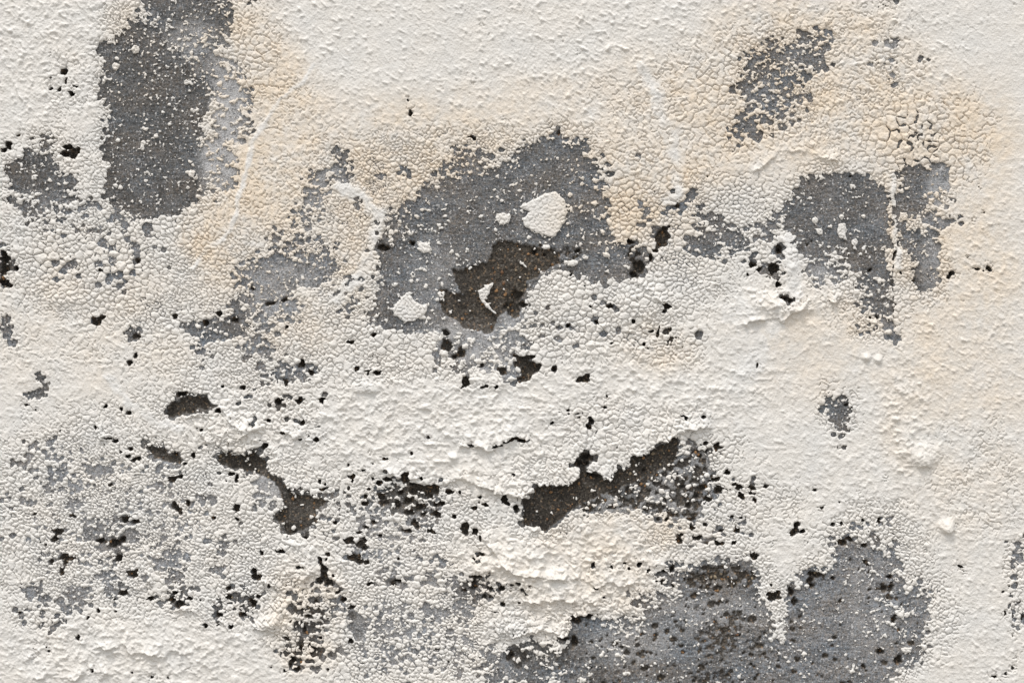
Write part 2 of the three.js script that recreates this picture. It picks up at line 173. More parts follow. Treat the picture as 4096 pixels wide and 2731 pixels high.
// looser zones of lost flakes: [x, y, rx, ry, loss, tone, brown]
const MIX = [
  [520, 250, 34, 100, 0.72, 0.75], [505, 370, 34, 70, 0.72, 0.75], [540, 180, 30, 40, 0.5, 0.7], [490, 170, 30, 40, 0.7, 0.5], [1000, 450, 60, 30, 0.6, 0.5], [960, 640, 60, 100, 0.8, 0.5], [1350, 420, 50, 60, 0.7, 0.5], [1060, 390, 60, 20, 0.5, 0.5], [1420, 600, 60, 40, 0.85, 0.6],
  [430, 95, 70, 50, 0.62, 0.3], [370, 45, 60, 20, 0.6, 0.3], [480, 140, 40, 40, 0.6, 0.4], [340, 110, 70, 50, 0.78, 0.2], [575, 0, 10, 8, 0.8, 0.3], [570, 220, 18, 40, 0.6, 0.6], [565, 290, 16, 26, 0.5, 0.6],
  [62, 343, 10, 6, 0.7, 0.2], [26, 462, 20, 9, 0.9, 0.2], [80, 480, 40, 40, 0.45, 0.6], [140, 480, 50, 40, 0.35, 0.6], [160, 430, 20, 30, 0.6, 0.4], [210, 470, 20, 12, 0.5, 0.5], [280, 510, 40, 20, 0.5, 0.6], [225, 600, 20, 26, 0.42, 0.8], [310, 590, 14, 30, 0.4, 0.8], [270, 650, 26, 26, 0.4, 0.8], [165, 610, 14, 14, 0.5, 0.8], [240, 570, 120, 90, 0.14, 0.8],
  [600, 700, 60, 60, 0.6, 0.85], [650, 700, 40, 50, 0.5, 0.85], [500, 762, 70, 24, 0.74, 0.5], [440, 755, 20, 18, 0.7, 0.4], [540, 740, 40, 22, 0.7, 0.4], [560, 700, 40, 20, 0.5, 0.7], [457, 795, 14, 18, 0.6, 0.9], [590, 800, 50, 30, 0.5, 0.9], [640, 850, 50, 34, 0.45, 0.9], [690, 860, 40, 20, 0.5, 0.9], [470, 820, 20, 30, 0.3, 0.9],
  [780, 350, 22, 20, 0.55, 0.5], [785, 395, 26, 30, 0.72, 0.5], [735, 412, 34, 22, 0.7, 0.5], [722, 455, 26, 34, 0.62, 0.7], [700, 500, 40, 40, 0.4, 0.7], [660, 560, 50, 40, 0.35, 0.9], [720, 560, 60, 40, 0.25, 0.8], [870, 410, 16, 10, 0.4, 0.6], [820, 470, 14, 14, 0.5, 0.7],
  [800, 660, 40, 60, 0.25, 0.8], [1090, 365, 60, 26, 0.5, 0.5], [1043, 340, 14, 9, 0.8, 0.4], [930, 395, 30, 16, 0.35, 0.5], [930, 520, 50, 50, 0.62, 0.4], [905, 590, 45, 50, 0.7, 0.4], [890, 660, 26, 40, 0.45, 0.5], [860, 740, 30, 30, 0.4, 0.6],
  [1080, 810, 80, 50, 0.5, 0.85], [1130, 790, 60, 50, 0.5, 0.85], [1160, 850, 30, 26, 0.45, 0.8], [1030, 790, 30, 26, 0.7, 0.5], [1300, 740, 120, 60, 0.12, 0.8], [1190, 780, 30, 60, 0.4, 0.7],
  [1588, 442, 14, 18, 0.7, 0.4], [1500, 500, 60, 60, 0.14, 0.7], [1555, 470, 20, 10, 0.5, 0.6], [1745, 530, 50, 30, 0.4, 0.6], [1785, 500, 14, 14, 0.5, 0.6], [1780, 617, 26, 22, 0.75, 0.3], [1500, 430, 60, 40, 0.1, 0.7], [1790, 575, 12, 16, 0.9, 0.2], [1809, 686, 18, 10, 0.7, 0.3], [1740, 600, 24, 16, 0.6, 0.4],
  [1900, 620, 60, 36, 0.55, 0.7], [1880, 650, 30, 16, 0.5, 0.7], [2020, 670, 30, 14, 0.5, 0.6], [2010, 760, 60, 30, 0.14, 0.8], [2056, 774, 18, 9, 0.8, 0.5], [2095, 330, 30, 40, 0.12, 0.35], [2030, 130, 34, 50, 0.22, 0.75], [2060, 90, 26, 7, 0.6, 0.6], [2050, 185, 22, 16, 0.4, 0.8], [2120, 160, 16, 30, 0.25, 0.6], [2040, 10, 40, 16, 0.35, 0.6], [2165, 440, 30, 34, 0.45, 0.75], [2150, 505, 50, 20, 0.4, 0.75], [2170, 400, 30, 20, 0.4, 0.7],
  [1700, 330, 40, 20, 0.2, 0.6], [1770, 230, 50, 40, 0.5, 0.7], [1480, 360, 40, 20, 0.1, 0.5],
  [1590, 1100, 50, 50, 0.5, 0.3], [1530, 1160, 70, 30, 0.5, 0.3], [1450, 1150, 50, 24, 0.6, 0.3], [1620, 1200, 110, 50, 0.16, 0.8], [1680, 1130, 60, 40, 0.18, 0.7],
  [1400, 1455, 60, 30, 0.7, 0.7], [1340, 1500, 50, 60, 0.75, 0.55], [1230, 1530, 60, 60, 0.7, 0.35], [1190, 1510, 30, 30, 0.78, 0.25, 0.5], [1150, 1545, 40, 30, 0.6, 0.5], [1530, 1390, 40, 26, 0.55, 0.75], [1480, 1380, 40, 20, 0.35, 0.7], [1540, 1320, 40, 26, 0.45, 0.4],
  [2040, 1280, 40, 40, 0.5, 0.9], [1980, 1230, 60, 24, 0.35, 0.9], [2020, 1200, 30, 20, 0.25, 0.9], [2100, 1500, 30, 30, 0.6, 0.85], [2110, 1400, 30, 60, 0.6, 0.85], [2336, 1300, 30, 70, 0.28, 0.95], [2340, 1410, 20, 40, 0.2, 0.9],
  [1930, 968, 24, 26, 0.58, 0.35], [1905, 925, 16, 12, 0.6, 0.3], [1929, 1027, 14, 6, 0.6, 0.3], [1920, 945, 40, 46, 0.22, 0.4],
  [240, 1200, 250, 150, 0.13, 1], [225, 1081, 40, 14, 0.75, 0.9], [175, 1156, 24, 16, 0.75, 0.9], [60, 1154, 22, 9, 0.75, 0.85], [175, 1119, 20, 11, 0.7, 0.9], [120, 1079, 20, 16, 0.6, 0.9], [247, 1129, 20, 8, 0.6, 0.9], [365, 1119, 28, 12, 0.6, 0.9], [470, 1147, 30, 10, 0.6, 0.9], [100, 1050, 60, 40, 0.3, 0.9], [130, 1100, 40, 40, 0.4, 0.9],
  [255, 1249, 30, 22, 0.85, 0.3, 0.3], [225, 1226, 46, 18, 0.7, 0.5, 0.2], [270, 1276, 15, 18, 0.85, 0.25, 0.4], [285, 1194, 20, 10, 0.8, 0.3, 0.4], [300, 1231, 22, 18, 0.75, 0.4, 0.2], [230, 1200, 60, 20, 0.55, 0.7], [395, 1288, 36, 26, 0.76, 0.85], [400, 1326, 24, 20, 0.65, 0.85], [245, 1321, 24, 14, 0.68, 0.7], [180, 1371, 30, 26, 0.76, 0.85], [68, 1356, 26, 22, 0.62, 0.85], [103, 1378, 14, 16, 0.68, 0.85], [150, 1390, 40, 20, 0.5, 0.85], [260, 1350, 30, 20, 0.6, 0.8], [500, 1311, 28, 14, 0.55, 0.9], [510, 1261, 16, 14, 0.5, 0.9], [400, 1370, 60, 20, 0.4, 0.5, 0.3], [540, 1390, 60, 40, 0.35, 0.5, 0.4], [90, 1420, 60, 30, 0.25, 0.9],
  [610, 1125, 34, 44, 0.62, 0.75], [690, 1170, 60, 36, 0.7, 0.35, 0.4], [760, 1160, 40, 40, 0.25, 0.8], [720, 1180, 20, 26, 0.6, 0.6], [930, 1150, 80, 50, 0.5, 0.45, 0.5], [900, 1190, 100, 40, 0.35, 0.7, 0.3], [860, 1240, 90, 60, 0.25, 0.85], [960, 1300, 120, 60, 0.14, 0.9], [913, 1338, 30, 12, 0.65, 0.4, 0.3], [1090, 1360, 60, 40, 0.5, 0.4, 0.4], [1000, 1408, 44, 18, 0.75, 0.8], [1063, 1400, 34, 24, 0.6, 0.75], [1020, 1340, 40, 20, 0.5, 0.8], [900, 1440, 90, 60, 0.3, 0.85], [960, 1500, 150, 60, 0.26, 0.85], [825, 1440, 24, 26, 0.93, 0.35, 0.2], [808, 1416, 12, 14, 0.9, 0.2, 0.5], [710, 1420, 50, 60, 0.42, 0.4, 0.5], [740, 1390, 50, 40, 0.45, 0.6, 0.3], [700, 1500, 60, 40, 0.35, 0.4, 0.5], [880, 1450, 40, 20, 0.55, 0.75], [1140, 1520, 40, 40, 0.55, 0.6], [1180, 1350, 40, 14, 0.3, 0.4, 0.5],
  [80, 906, 21, 11, 0.92, 0.3], [90, 869, 10, 9, 0.9, 0.3], [105, 889, 8, 7, 0.8, 0.3], [308, 765, 18, 20, 0.62, 0.5], [14, 745, 14, 30, 0.6, 0.6], [25, 790, 12, 10, 0.6, 0.8], [10, 620, 20, 50, 0.6, 0.2, 0.5], [640, 940, 110, 40, 0.12, 0.4, 0.4], [1540, 775, 70, 40, 0.1, 0.3, 0.5],
];
for (const [x, y, rx, ry, l, t, b] of MIX) blob(x, y, rx, ry, (k, r, px, py) => {
  const s = soft(r + 0.25 * fbm(px, py, 9)); up(LOSS, k, l * s); TONE[k] = lerp(TONE[k], t, sstep(0.1, 0.7, s)); if (b) up(BROWN, k, b * s); up(CRK, k, 0.8 * s);
});

// holes through the paint down to the dark brown core: [x, y, rx, ry]
const HOLES = [
  [40, 310, 6, 5], [16, 333, 13, 10], [6, 342, 8, 6], [157, 336, 14, 8], [166, 352, 12, 15], [150, 352, 10, 8], [145, 162, 8, 11], [150, 186, 4, 9], [115, 205, 6, 4], [136, 204, 5, 6], [174, 200, 8, 6], [164, 214, 7, 8], [115, 178, 3, 3], [195, 235, 4, 3], [116, 127, 2, 3],
  [8, 590, 11, 16], [9, 618, 10, 16], [8, 650, 12, 9], [22, 656, 7, 4], [35, 615, 5, 5], [283, 622, 5, 3], [228, 620, 4, 4], [312, 600, 5, 6], [130, 595, 4, 2], [337, 690, 7, 3], [216, 738, 9, 11], [228, 735, 8, 8], [236, 730, 5, 5], [400, 726, 7, 8], [385, 718, 3, 4], [312, 772, 8, 4], [473, 741, 9, 5], [505, 720, 8, 6], [540, 735, 8, 5], [578, 662, 5, 4],
  [309, 814, 6, 9], [296, 833, 5, 6], [804, 787, 8, 5], [693, 834, 7, 9], [713, 856, 8, 6], [655, 880, 5, 8], [638, 920, 9, 9], [684, 921, 8, 8], [700, 918, 3, 3], [739, 920, 7, 5], [617, 966, 9, 4], [694, 971, 6, 7], [818, 848, 8, 7], [842, 853, 12, 2.5], [865, 856, 9, 4], [845, 858, 3, 6], [640, 996, 9, 3], [690, 1008, 12, 3], [727, 1010, 8, 6], [608, 1025, 10, 7],
  [877, 565, 9, 6], [886, 570, 9, 7], [947, 559, 5, 5], [650, 690, 4, 4], [658, 688, 4, 4], [618, 698, 8, 3], [658, 750, 5, 5], [780, 707, 3, 2], [858, 770, 7, 5], [807, 785, 5, 3],
  [1226, 579, 9, 7], [1250, 585, 6, 4], [1327, 575, 6, 4], [1025, 762, 8, 7], [1026, 795, 13, 16], [1058, 811, 11, 9], [1045, 820, 8, 5], [1153, 854, 12, 9], [1070, 877, 11, 12], [1062, 890, 8, 5], [1115, 886, 10, 4], [1140, 889, 6, 5], [1105, 840, 6, 6], [1183, 680, 14, 14], [1180, 712, 16, 22], [1200, 700, 10, 6], [1310, 630, 4, 4], [1343, 657, 4, 3], [1356, 705, 5, 4], [1340, 728, 4, 3], [1404, 704, 7, 6], [1372, 740, 6, 5], [1305, 748, 5, 4],
  [1523, 541, 17, 17], [1528, 524, 9, 7], [1520, 560, 14, 9], [1508, 575, 9, 6], [1447, 553, 7, 7], [1453, 556, 5, 3], [1495, 592, 4, 10], [1626, 405, 5, 5], [1556, 472, 6, 4], [1544, 505, 4, 3], [1468, 614, 14, 16], [1455, 630, 9, 9], [1531, 703, 11, 7], [1525, 714, 6, 5], [1456, 737, 6, 7], [1400, 702, 5, 3], [1495, 760, 8, 4], [1512, 764, 3, 14], [1535, 782, 3, 9], [1553, 775, 3, 4], [1480, 790, 6, 6], [1488, 800, 5, 3], [1403, 788, 6, 4],
  [1731, 608, 11, 6], [1718, 630, 4, 5], [1745, 618, 8, 4], [1789, 573, 7, 10], [1779, 616, 14, 13], [1789, 652, 7, 7], [1819, 634, 4, 3], [1806, 684, 9, 4], [1815, 690, 5, 4], [1802, 705, 5, 2], [1840, 690, 3, 4], [1850, 690, 7, 2], [1900, 690, 6, 2],
  [2186, 630, 9, 3], [2192, 626, 7, 2], [2180, 638, 5, 3], [2240, 616, 9, 2.5], [2272, 613, 7, 5], [2276, 620, 4, 5], [2260, 622, 3, 3], [2225, 592, 3, 2.5], [2208, 690, 4, 3], [2235, 507, 4, 4], [2262, 488, 3, 3], [2250, 430, 3, 2], [2070, 625, 3, 9], [2056, 585, 3, 12], [2000, 620, 4, 4], [2016, 732, 5, 5], [2000, 728, 3, 5], [2098, 645, 4, 3], [1956, 403, 2, 4],
  [1208, 823, 26, 6], [1200, 835, 22, 10], [1215, 850, 22, 14], [1205, 868, 16, 10], [1236, 842, 8, 10], [1273, 847, 9, 6], [1248, 861, 4, 3], [1342, 871, 13, 8], [1350, 863, 6, 4], [1395, 909, 4, 4], [1390, 935, 5, 3], [1333, 959, 6, 5], [1358, 968, 8, 7], [1354, 982, 8, 8], [1388, 1019, 5, 3], [1418, 1026, 3, 4], [1320, 951, 12, 1.8], [1302, 943, 8, 1.6], [1270, 972, 10, 2.5], [1262, 982, 3, 5], [1526, 824, 3, 11], [1531, 818, 4, 4], [1576, 956, 4, 8], [1571, 953, 6, 3], [1618, 956, 6, 3], [1648, 1021, 5, 8], [1655, 1027, 6, 3], [1622, 1018, 4, 3], [1645, 1036, 3, 5], [1740, 840, 3, 6], [1734, 903, 3, 2],
  [1652, 1027, 8, 3], [1345, 1050, 14, 7], [1330, 1066, 14, 9], [1360, 1090, 16, 7], [1608, 1048, 6, 4], [1481, 1081, 8, 5], [1671, 1084, 7, 7], [1640, 1102, 14, 5], [1651, 1127, 9, 7], [1670, 1124, 9, 3], [1645, 1123, 4, 4], [1701, 1119, 9, 7], [1722, 1117, 6, 4], [1732, 1123, 7, 5], [1756, 1119, 8, 5], [1706, 1140, 8, 8], [1728, 1134, 6, 4], [1736, 1151, 4, 6], [1690, 1112, 6, 3], [1612, 1120, 12, 7], [1625, 1148, 10, 8], [1598, 1140, 7, 6], [1570, 1118, 8, 6], [1580, 1160, 10, 7],
  [1563, 1243, 13, 6], [1570, 1247, 6, 4], [1603, 1236, 8, 6], [1621, 1248, 7, 4], [1656, 1248, 11, 6], [1686, 1248, 5, 5], [1588, 1213, 7, 6], [1588, 1193, 9, 5], [1692, 1220, 8, 4], [1690, 1209, 2, 8], [1656, 1220, 6, 3], [1621, 1205, 4, 4], [1683, 1186, 6, 3], [1703, 1189, 4, 3], [1731, 1276, 6, 10], [1738, 1280, 6, 8], [1722, 1266, 8, 3], [1512, 1193, 5, 2.5], [1532, 1194, 5, 4], [1566, 1228, 5, 3], [1614, 1275, 2, 3], [1575, 1275, 6, 2],
  [1363, 1298, 3.5, 9], [1447, 1306, 7, 4], [1468, 1297, 6, 6], [1501, 1312, 11, 3], [1485, 1315, 8, 2], [1526, 1312, 5, 5], [1544, 1308, 6, 9], [1546, 1346, 4, 6], [1521, 1336, 3, 6], [1373, 1353, 7, 3], [1413, 1271, 2.5, 2], [1393, 1279, 2, 2], [1192, 1383, 5, 4], [1388, 1373, 4, 3], [1365, 1382, 5, 3], [1203, 1451, 9, 3], [1351, 1414, 18, 5], [1325, 1424, 12, 9], [1296, 1467, 13, 4], [1320, 1475, 10, 10], [1508, 1335, 5, 2], [1508, 1347, 5, 2], [1404, 1300, 3, 6], [1435, 1294, 4, 2],
  [1829, 1207, 9, 6], [1827, 1220, 9, 11], [1843, 1221, 7, 4], [1870, 1214, 3, 4], [1870, 1228, 3, 4], [1889, 1218, 3, 4], [1914, 1203, 5, 5], [1933, 1204, 5, 7], [1984, 1195, 8, 5], [2020, 1195, 6, 6], [1858, 1245, 5, 2], [1776, 1248, 4, 3], [1934, 1246, 11, 8], [1950, 1236, 7, 3], [1957, 1241, 5, 5], [1986, 1253, 5, 5], [1781, 1368, 16, 7], [1790, 1360, 8, 6], [1773, 1375, 8, 5], [1772, 1343, 4, 4], [1794, 1389, 3, 2], [1816, 1353, 4, 4], [2046, 1326, 7, 4],
  [1873, 1126, 4, 4], [2035, 1099, 3.5, 2], [1930, 1153, 3, 2.5], [1888, 1166, 4, 3], [1904, 893, 4, 4], [1958, 936, 4, 3], [1945, 930, 5, 3], [2206, 1300, 6, 2], [2216, 1312, 4, 3], [2311, 1411, 4, 6], [2322, 1408, 3, 2], [2328, 1417, 3, 4], [2349, 1418, 5, 7], [2303, 1421, 2, 2], [2344, 1383, 4, 4], [2328, 1460, 3, 6], [2340, 1495, 4, 2], [2336, 1510, 3, 4], [2313, 1548, 4, 4], [2285, 1555, 8, 3], [2311, 1491, 2, 2], [2328, 1535, 3, 4], [2306, 1360, 3, 3], [2320, 1346, 3, 3], [2304, 1316, 3, 2],
  [415, 905, 9, 5], [422, 890, 3, 4], [455, 894, 6, 3], [502, 944, 9, 6], [240, 933, 6, 4], [294, 948, 5, 7], [217, 979, 7, 5], [277, 939, 4, 3], [80, 941, 3, 3], [137, 991, 4, 4], [197, 971, 7, 2.5], [132, 938, 3, 2], [62, 929, 7, 3], [511, 887, 5, 4], [555, 891, 6, 5], [452, 984, 9, 3], [460, 986, 5, 3], [551, 986, 3, 2], [470, 1022, 7, 3], [506, 1017, 3, 5],
  [250, 1007, 11, 3.5], [262, 1014, 7, 4], [275, 1039, 8, 4], [300, 1031, 7, 6], [310, 1054, 13, 6], [292, 1049, 7, 5], [238, 1022, 3, 3], [400, 1042, 7, 5], [445, 1046, 8, 4], [440, 1066, 5, 3], [424, 1066, 4, 3], [530, 1088, 8, 5], [542, 1100, 5, 9], [519, 1104, 4, 4], [396, 1104, 9, 9], [413, 1095, 6, 5], [251, 1114, 4, 5], [400, 1160, 6, 8], [407, 1170, 13, 9], [430, 1156, 4, 8], [542, 1164, 7, 5], [540, 1172, 10, 5], [30, 1035, 4, 3], [32, 1086, 4, 3], [508, 1088, 7, 2],
  [144, 1281, 11, 11], [146, 1293, 7, 9], [163, 1282, 9, 5], [130, 1221, 12, 8], [120, 1240, 10, 7], [102, 1250, 6, 3], [115, 1292, 6, 5], [140, 1313, 5, 8], [225, 1243, 12, 6], [258, 1248, 14, 10], [280, 1240, 10, 6], [272, 1284, 8, 8], [284, 1195, 9, 6], [312, 1197, 8, 4], [162, 1184, 8, 4], [78, 1181, 8, 4], [305, 1320, 14, 8], [298, 1315, 10, 5], [283, 1361, 11, 6], [408, 1388, 11, 8], [395, 1378, 9, 5], [339, 1376, 8, 5], [402, 1361, 7, 4], [432, 1374, 7, 5], [455, 1379, 6, 2], [522, 1351, 5, 4], [520, 1372, 8, 5], [521, 1361, 3, 4], [580, 1312, 9, 9], [583, 1325, 8, 8], [489, 1189, 6, 4], [540, 1191, 6, 4], [178, 1465, 5, 6], [76, 1491, 3, 9], [109, 1477, 3, 5], [105, 1487, 2, 3], [110, 1497, 3, 3], [208, 1538, 6, 7], [349, 1557, 5, 4], [384, 1557, 4, 6], [431, 1538, 4, 3], [302, 1545, 3, 3], [260, 1380, 6, 4], [265, 1405, 5, 4], [223, 1402, 5, 8], [198, 1422, 5, 5], [204, 1432, 4, 2], [470, 1440, 8, 4], [505, 1411, 8, 6], [530, 1439, 5, 6], [557, 1411, 8, 4], [500, 1434, 5, 3], [580, 1385, 8, 8], [455, 1447, 3, 2], [40, 1408, 4, 4], [88, 1247, 5, 3],
  [735, 1288, 4, 8], [750, 1283, 4, 9], [742, 1305, 9, 10], [745, 1325, 12, 12], [752, 1337, 10, 10], [733, 1335, 8, 9], [754, 1272, 2.5, 8], [764, 1322, 5, 5], [710, 1353, 6, 3], [800, 1241, 13, 8], [828, 1250, 11, 9], [838, 1242, 6, 8], [835, 1258, 6, 7], [810, 1280, 12, 10], [822, 1290, 12, 6], [840, 1292, 6, 4], [767, 1201, 5, 4], [857, 1200, 6, 4], [950, 1203, 9, 8], [957, 1212, 8, 6], [933, 1219, 11, 7], [993, 1221, 11, 7], [1068, 1210, 13, 11], [1070, 1224, 7, 4], [1090, 1222, 8, 7], [1003, 1182, 14, 8], [938, 1178, 11, 5], [973, 1180, 7, 5], [838, 1212, 6, 4], [823, 1223, 6, 4], [1045, 1188, 5, 6], [873, 1230, 5, 4], [700, 1237, 5, 4], [722, 1232, 4, 5], [640, 1267, 12, 3], [600, 1270, 4, 6], [683, 1302, 10, 2], [593, 1325, 6, 8], [617, 1345, 4, 5], [592, 1370, 6, 4], [655, 1250, 4, 3],
  [913, 1334, 13, 5], [903, 1345, 6, 4], [853, 1341, 8, 4], [915, 1283, 4, 4], [1091, 1283, 4, 3], [1095, 1324, 13, 7], [1090, 1338, 8, 6], [1088, 1350, 9, 5], [1068, 1356, 6, 5], [1128, 1350, 10, 4], [1155, 1352, 9, 5], [1112, 1371, 6, 5], [1128, 1372, 4, 3], [1155, 1388, 6, 4], [1138, 1406, 11, 4], [1126, 1312, 6, 3], [790, 1376, 8, 7], [807, 1394, 9, 6], [778, 1360, 7, 4], [803, 1361, 4, 4], [695, 1398, 6, 4], [665, 1426, 9, 3.5], [698, 1446, 4, 8], [671, 1517, 8, 7], [682, 1537, 9, 5], [652, 1544, 5, 4], [665, 1528, 4, 5], [752, 1537, 9, 5], [716, 1487, 10, 6], [726, 1383, 7, 4], [706, 1415, 6, 4], [660, 1466, 9, 3], [690, 1488, 6, 5], [712, 1500, 4, 5], [1030, 1521, 3, 3], [1001, 1491, 5, 3], [804, 1472, 7, 4], [1173, 1506, 9, 11], [622, 1533, 3, 2], [735, 1465, 4, 4],
  [928, 1090, 10, 9], [930, 1103, 12, 8], [890, 1101, 10, 7], [806, 1094, 8, 5], [807, 1106, 5, 4], [834, 1081, 6, 4], [734, 1106, 4, 9], [745, 1112, 4, 3], [868, 1109, 6, 6], [855, 1098, 5, 4], [875, 1140, 8, 9], [838, 1140, 5, 5], [836, 1157, 7, 5], [883, 1156, 10, 7], [911, 1159, 8, 10], [938, 1150, 10, 8], [963, 1164, 12, 9], [919, 1131, 7, 6], [848, 1125, 5, 4], [967, 1100, 5, 8], [985, 1124, 22, 11], [960, 1120, 14, 9], [948, 1126, 12, 10], [985, 1138, 14, 7], [1000, 1125, 8, 9], [947, 1043, 4, 4], [881, 1054, 3.5, 4], [890, 1054, 3, 3], [915, 1053, 3, 3], [933, 1061, 4, 3], [855, 1065, 3, 2], [850, 1040, 2, 2], [803, 1047, 2, 1.5], [800, 1068, 3, 6], [1033, 1131, 9, 5], [1060, 1116, 6, 2], [1056, 1128, 3, 7], [1108, 1158, 12, 5], [1092, 1167, 7, 5], [1160, 1147, 14, 8], [1165, 1158, 6, 4], [1103, 1142, 6, 3], [958, 1083, 6, 3], [1013, 1157, 7, 5], [1001, 1160, 5, 3], [600, 1010, 4, 2], [1075, 1019, 9, 2.5], [1078, 1088, 9, 2], [1187, 1138, 4, 4], [1185, 1168, 8, 8], [983, 1006, 3, 4], [848, 1000, 3, 2], [1100, 1120, 5, 2], [753, 1120, 6, 3], [800, 1122, 3, 5], [740, 1122, 6, 3],
  [1135, 1025, 6, 3], [1148, 1021, 8, 3.5], [1160, 1014, 8, 4], [1172, 1008, 8, 4.5], [1184, 1007, 7, 4], [1196, 1012, 8, 5], [1208, 1014, 9, 5], [1180, 1088, 6, 4], [1103, 1236, 2.5, 8], [1104, 1272, 6, 3], [1098, 1278, 3, 4],
  [1087, 189, 2.5, 2.5], [1083, 315, 8, 5], [1090, 318, 5, 4], [1120, 340, 3, 3], [1034, 180, 0.5, 0.5], [1692, 280, 2.5, 2], [1480, 253, 2.5, 3], [1330, 123, 2.5, 2.5], [685, 320, 2, 2], [1283, 303, 4, 5], [862, 277, 2, 2], [672, 347, 2, 1.5], [937, 322, 2.5, 2], [608, 330, 2, 1.5], [1126, 76, 3, 2], [1107, 54, 3, 2], [943, 260, 4, 8], [936, 230, 3, 4],
  [1870, 1320, 12, 7], [1888, 1322, 6, 4], [1862, 1335, 8, 8], [1866, 1347, 6, 7], [1820, 1360, 6, 9], [1826, 1384, 7, 9], [2054, 1425, 8, 8], [2064, 1518, 10, 8], [1985, 1531, 6, 6], [2034, 1352, 8, 6], [2047, 1350, 5, 7], [1998, 1355, 3, 2.5], [2025, 1498, 8, 5], [1975, 1308, 3, 2], [1990, 1291, 5, 4], [1996, 1299, 4, 3], [1955, 1286, 3, 2], [1918, 1465, 4, 3], [1822, 1473, 8, 3], [1916, 1328, 5, 5],
];
for (const [x, y, rx, ry] of HOLES.slice()) for (let q = 0; q < 1; q++) { const a = hash2(x + q * 31, y) * 6.283, f = 0.25 + 0.3 * hash2(x, y + q * 17), e = 0.75 + 0.5 * hash2(q, x * 3 + y); if (Math.min(rx, ry) > 3) HOLES.push([x + Math.cos(a) * rx * e, y + Math.sin(a) * ry * e, Math.max(1.4, rx * f), Math.max(1.4, ry * f)]); }
for (const [x, y, rx, ry] of HOLES) {
  const a = (hash2(x * 7, y * 3) - 0.5) * 0.7, ca = Math.cos(a), sa = Math.sin(a);
  blob(x, y, Math.max(rx, ry), Math.max(rx, ry), (k, r, px, py) => {
    const dx = px - x * K, dy = py - y * K, u = (dx * ca + dy * sa) / (rx * K), v = (-dx * sa + dy * ca) / (ry * K);
    const sd = (0.9 - Math.hypot(u, v)) * Math.min(rx, ry) * K + 0.9 * nz(px, py, 2.4, NB) * Math.min(1, rx * K / 2.5) + 2.3 * fbm(px, py, 6.5, NB) * Math.min(1, rx * K / 3.5);
    up(HOLE, k, sd); up(BROWN, k, 0.92 * sstep(-1.2, 0.6, sd)); up(CRK, k, 0.55 * sstep(-8, -1, sd));
  }, 2.6);
}
// brown core laid bare inside the centre patch and in the lower right one
for (const [p, b] of [
  [[1143, 554, 1118, 604, 1063, 617, 1038, 617, 1046, 642, 1063, 675, 1013, 665, 1008, 692, 1026, 725, 1046, 735, 1063, 752, 1126, 767, 1138, 742, 1150, 717, 1176, 712, 1200, 680, 1213, 647, 1246, 625, 1290, 605, 1271, 575, 1213, 567, 1176, 555], 1],
  [[1585, 1320, 1620, 1300, 1700, 1300, 1735, 1325, 1735, 1345, 1700, 1350, 1650, 1358, 1600, 1352], 0.8],
]) poly(p, 12, (k, sd, x, y) => { const e = sd + 3 * fbm(x, y, 16) + 1.4 * nz(x, y, 4); const mt = b === 1 ? 1 : sstep(-0.28, 0.1, fbm(x, y, 7, NA)); up(BROWN, k, b * mt * sstep(-1.2, 1.2, e)); up(LOSS, k, 0.97 * sstep(-2, 2, e)); });
for (const [x, y, rx, ry, b] of [[1650, 1470, 40, 40, 0.55], [1690, 1440, 16, 12, 0.6], [1600, 1400, 18, 8, 0.5], [1650, 1385, 10, 6, 0.8], [1740, 1485, 20, 20, 0.5], [1560, 1440, 12, 8, 0.5], [1640, 1560, 40, 16, 0.55], [1700, 1420, 14, 10, 0.6], [1400, 1560, 40, 20, 0.4], [1310, 1520, 26, 40, 0.4], [1230, 580, 30, 16, 0.9], [1300, 585, 30, 14, 0.6], [1455, 585, 16, 14, 0.8], [1830, 1400, 14, 18, 0.35], [1900, 1540, 40, 20, 0.2], [2035, 1352, 18, 10, 0.7], [1880, 1322, 16, 10, 0.7], [1110, 470, 30, 20, 0.12], [1860, 558, 9, 6, 0.8]])
  blob(x, y, rx, ry, (k, r, px, py) => up(BROWN, k, b * sstep(0.1, 0.5, soft(r + 0.9 * fbm(px, py, 6, NB))) * sstep(-0.25, 0.1, fbm(px, py, 5, NA))));

for (let i = 0; i < 420; i++) { const x = 1330 + rnd() * 780, y = 1300 + rnd() * 290, r = 2 + 5 * Math.pow(rnd(), 2.5), q = x > 1790 ? 0.3 : 1; if (rnd() < q) blob(x, y, r * 1.2, r, (k, d, px, py) => { if (LOSS[k] > 0.85) up(BROWN, k, 0.75 * sstep(0.1, 0.6, soft(d + 0.4 * nz(px, py, 3)))); }); }
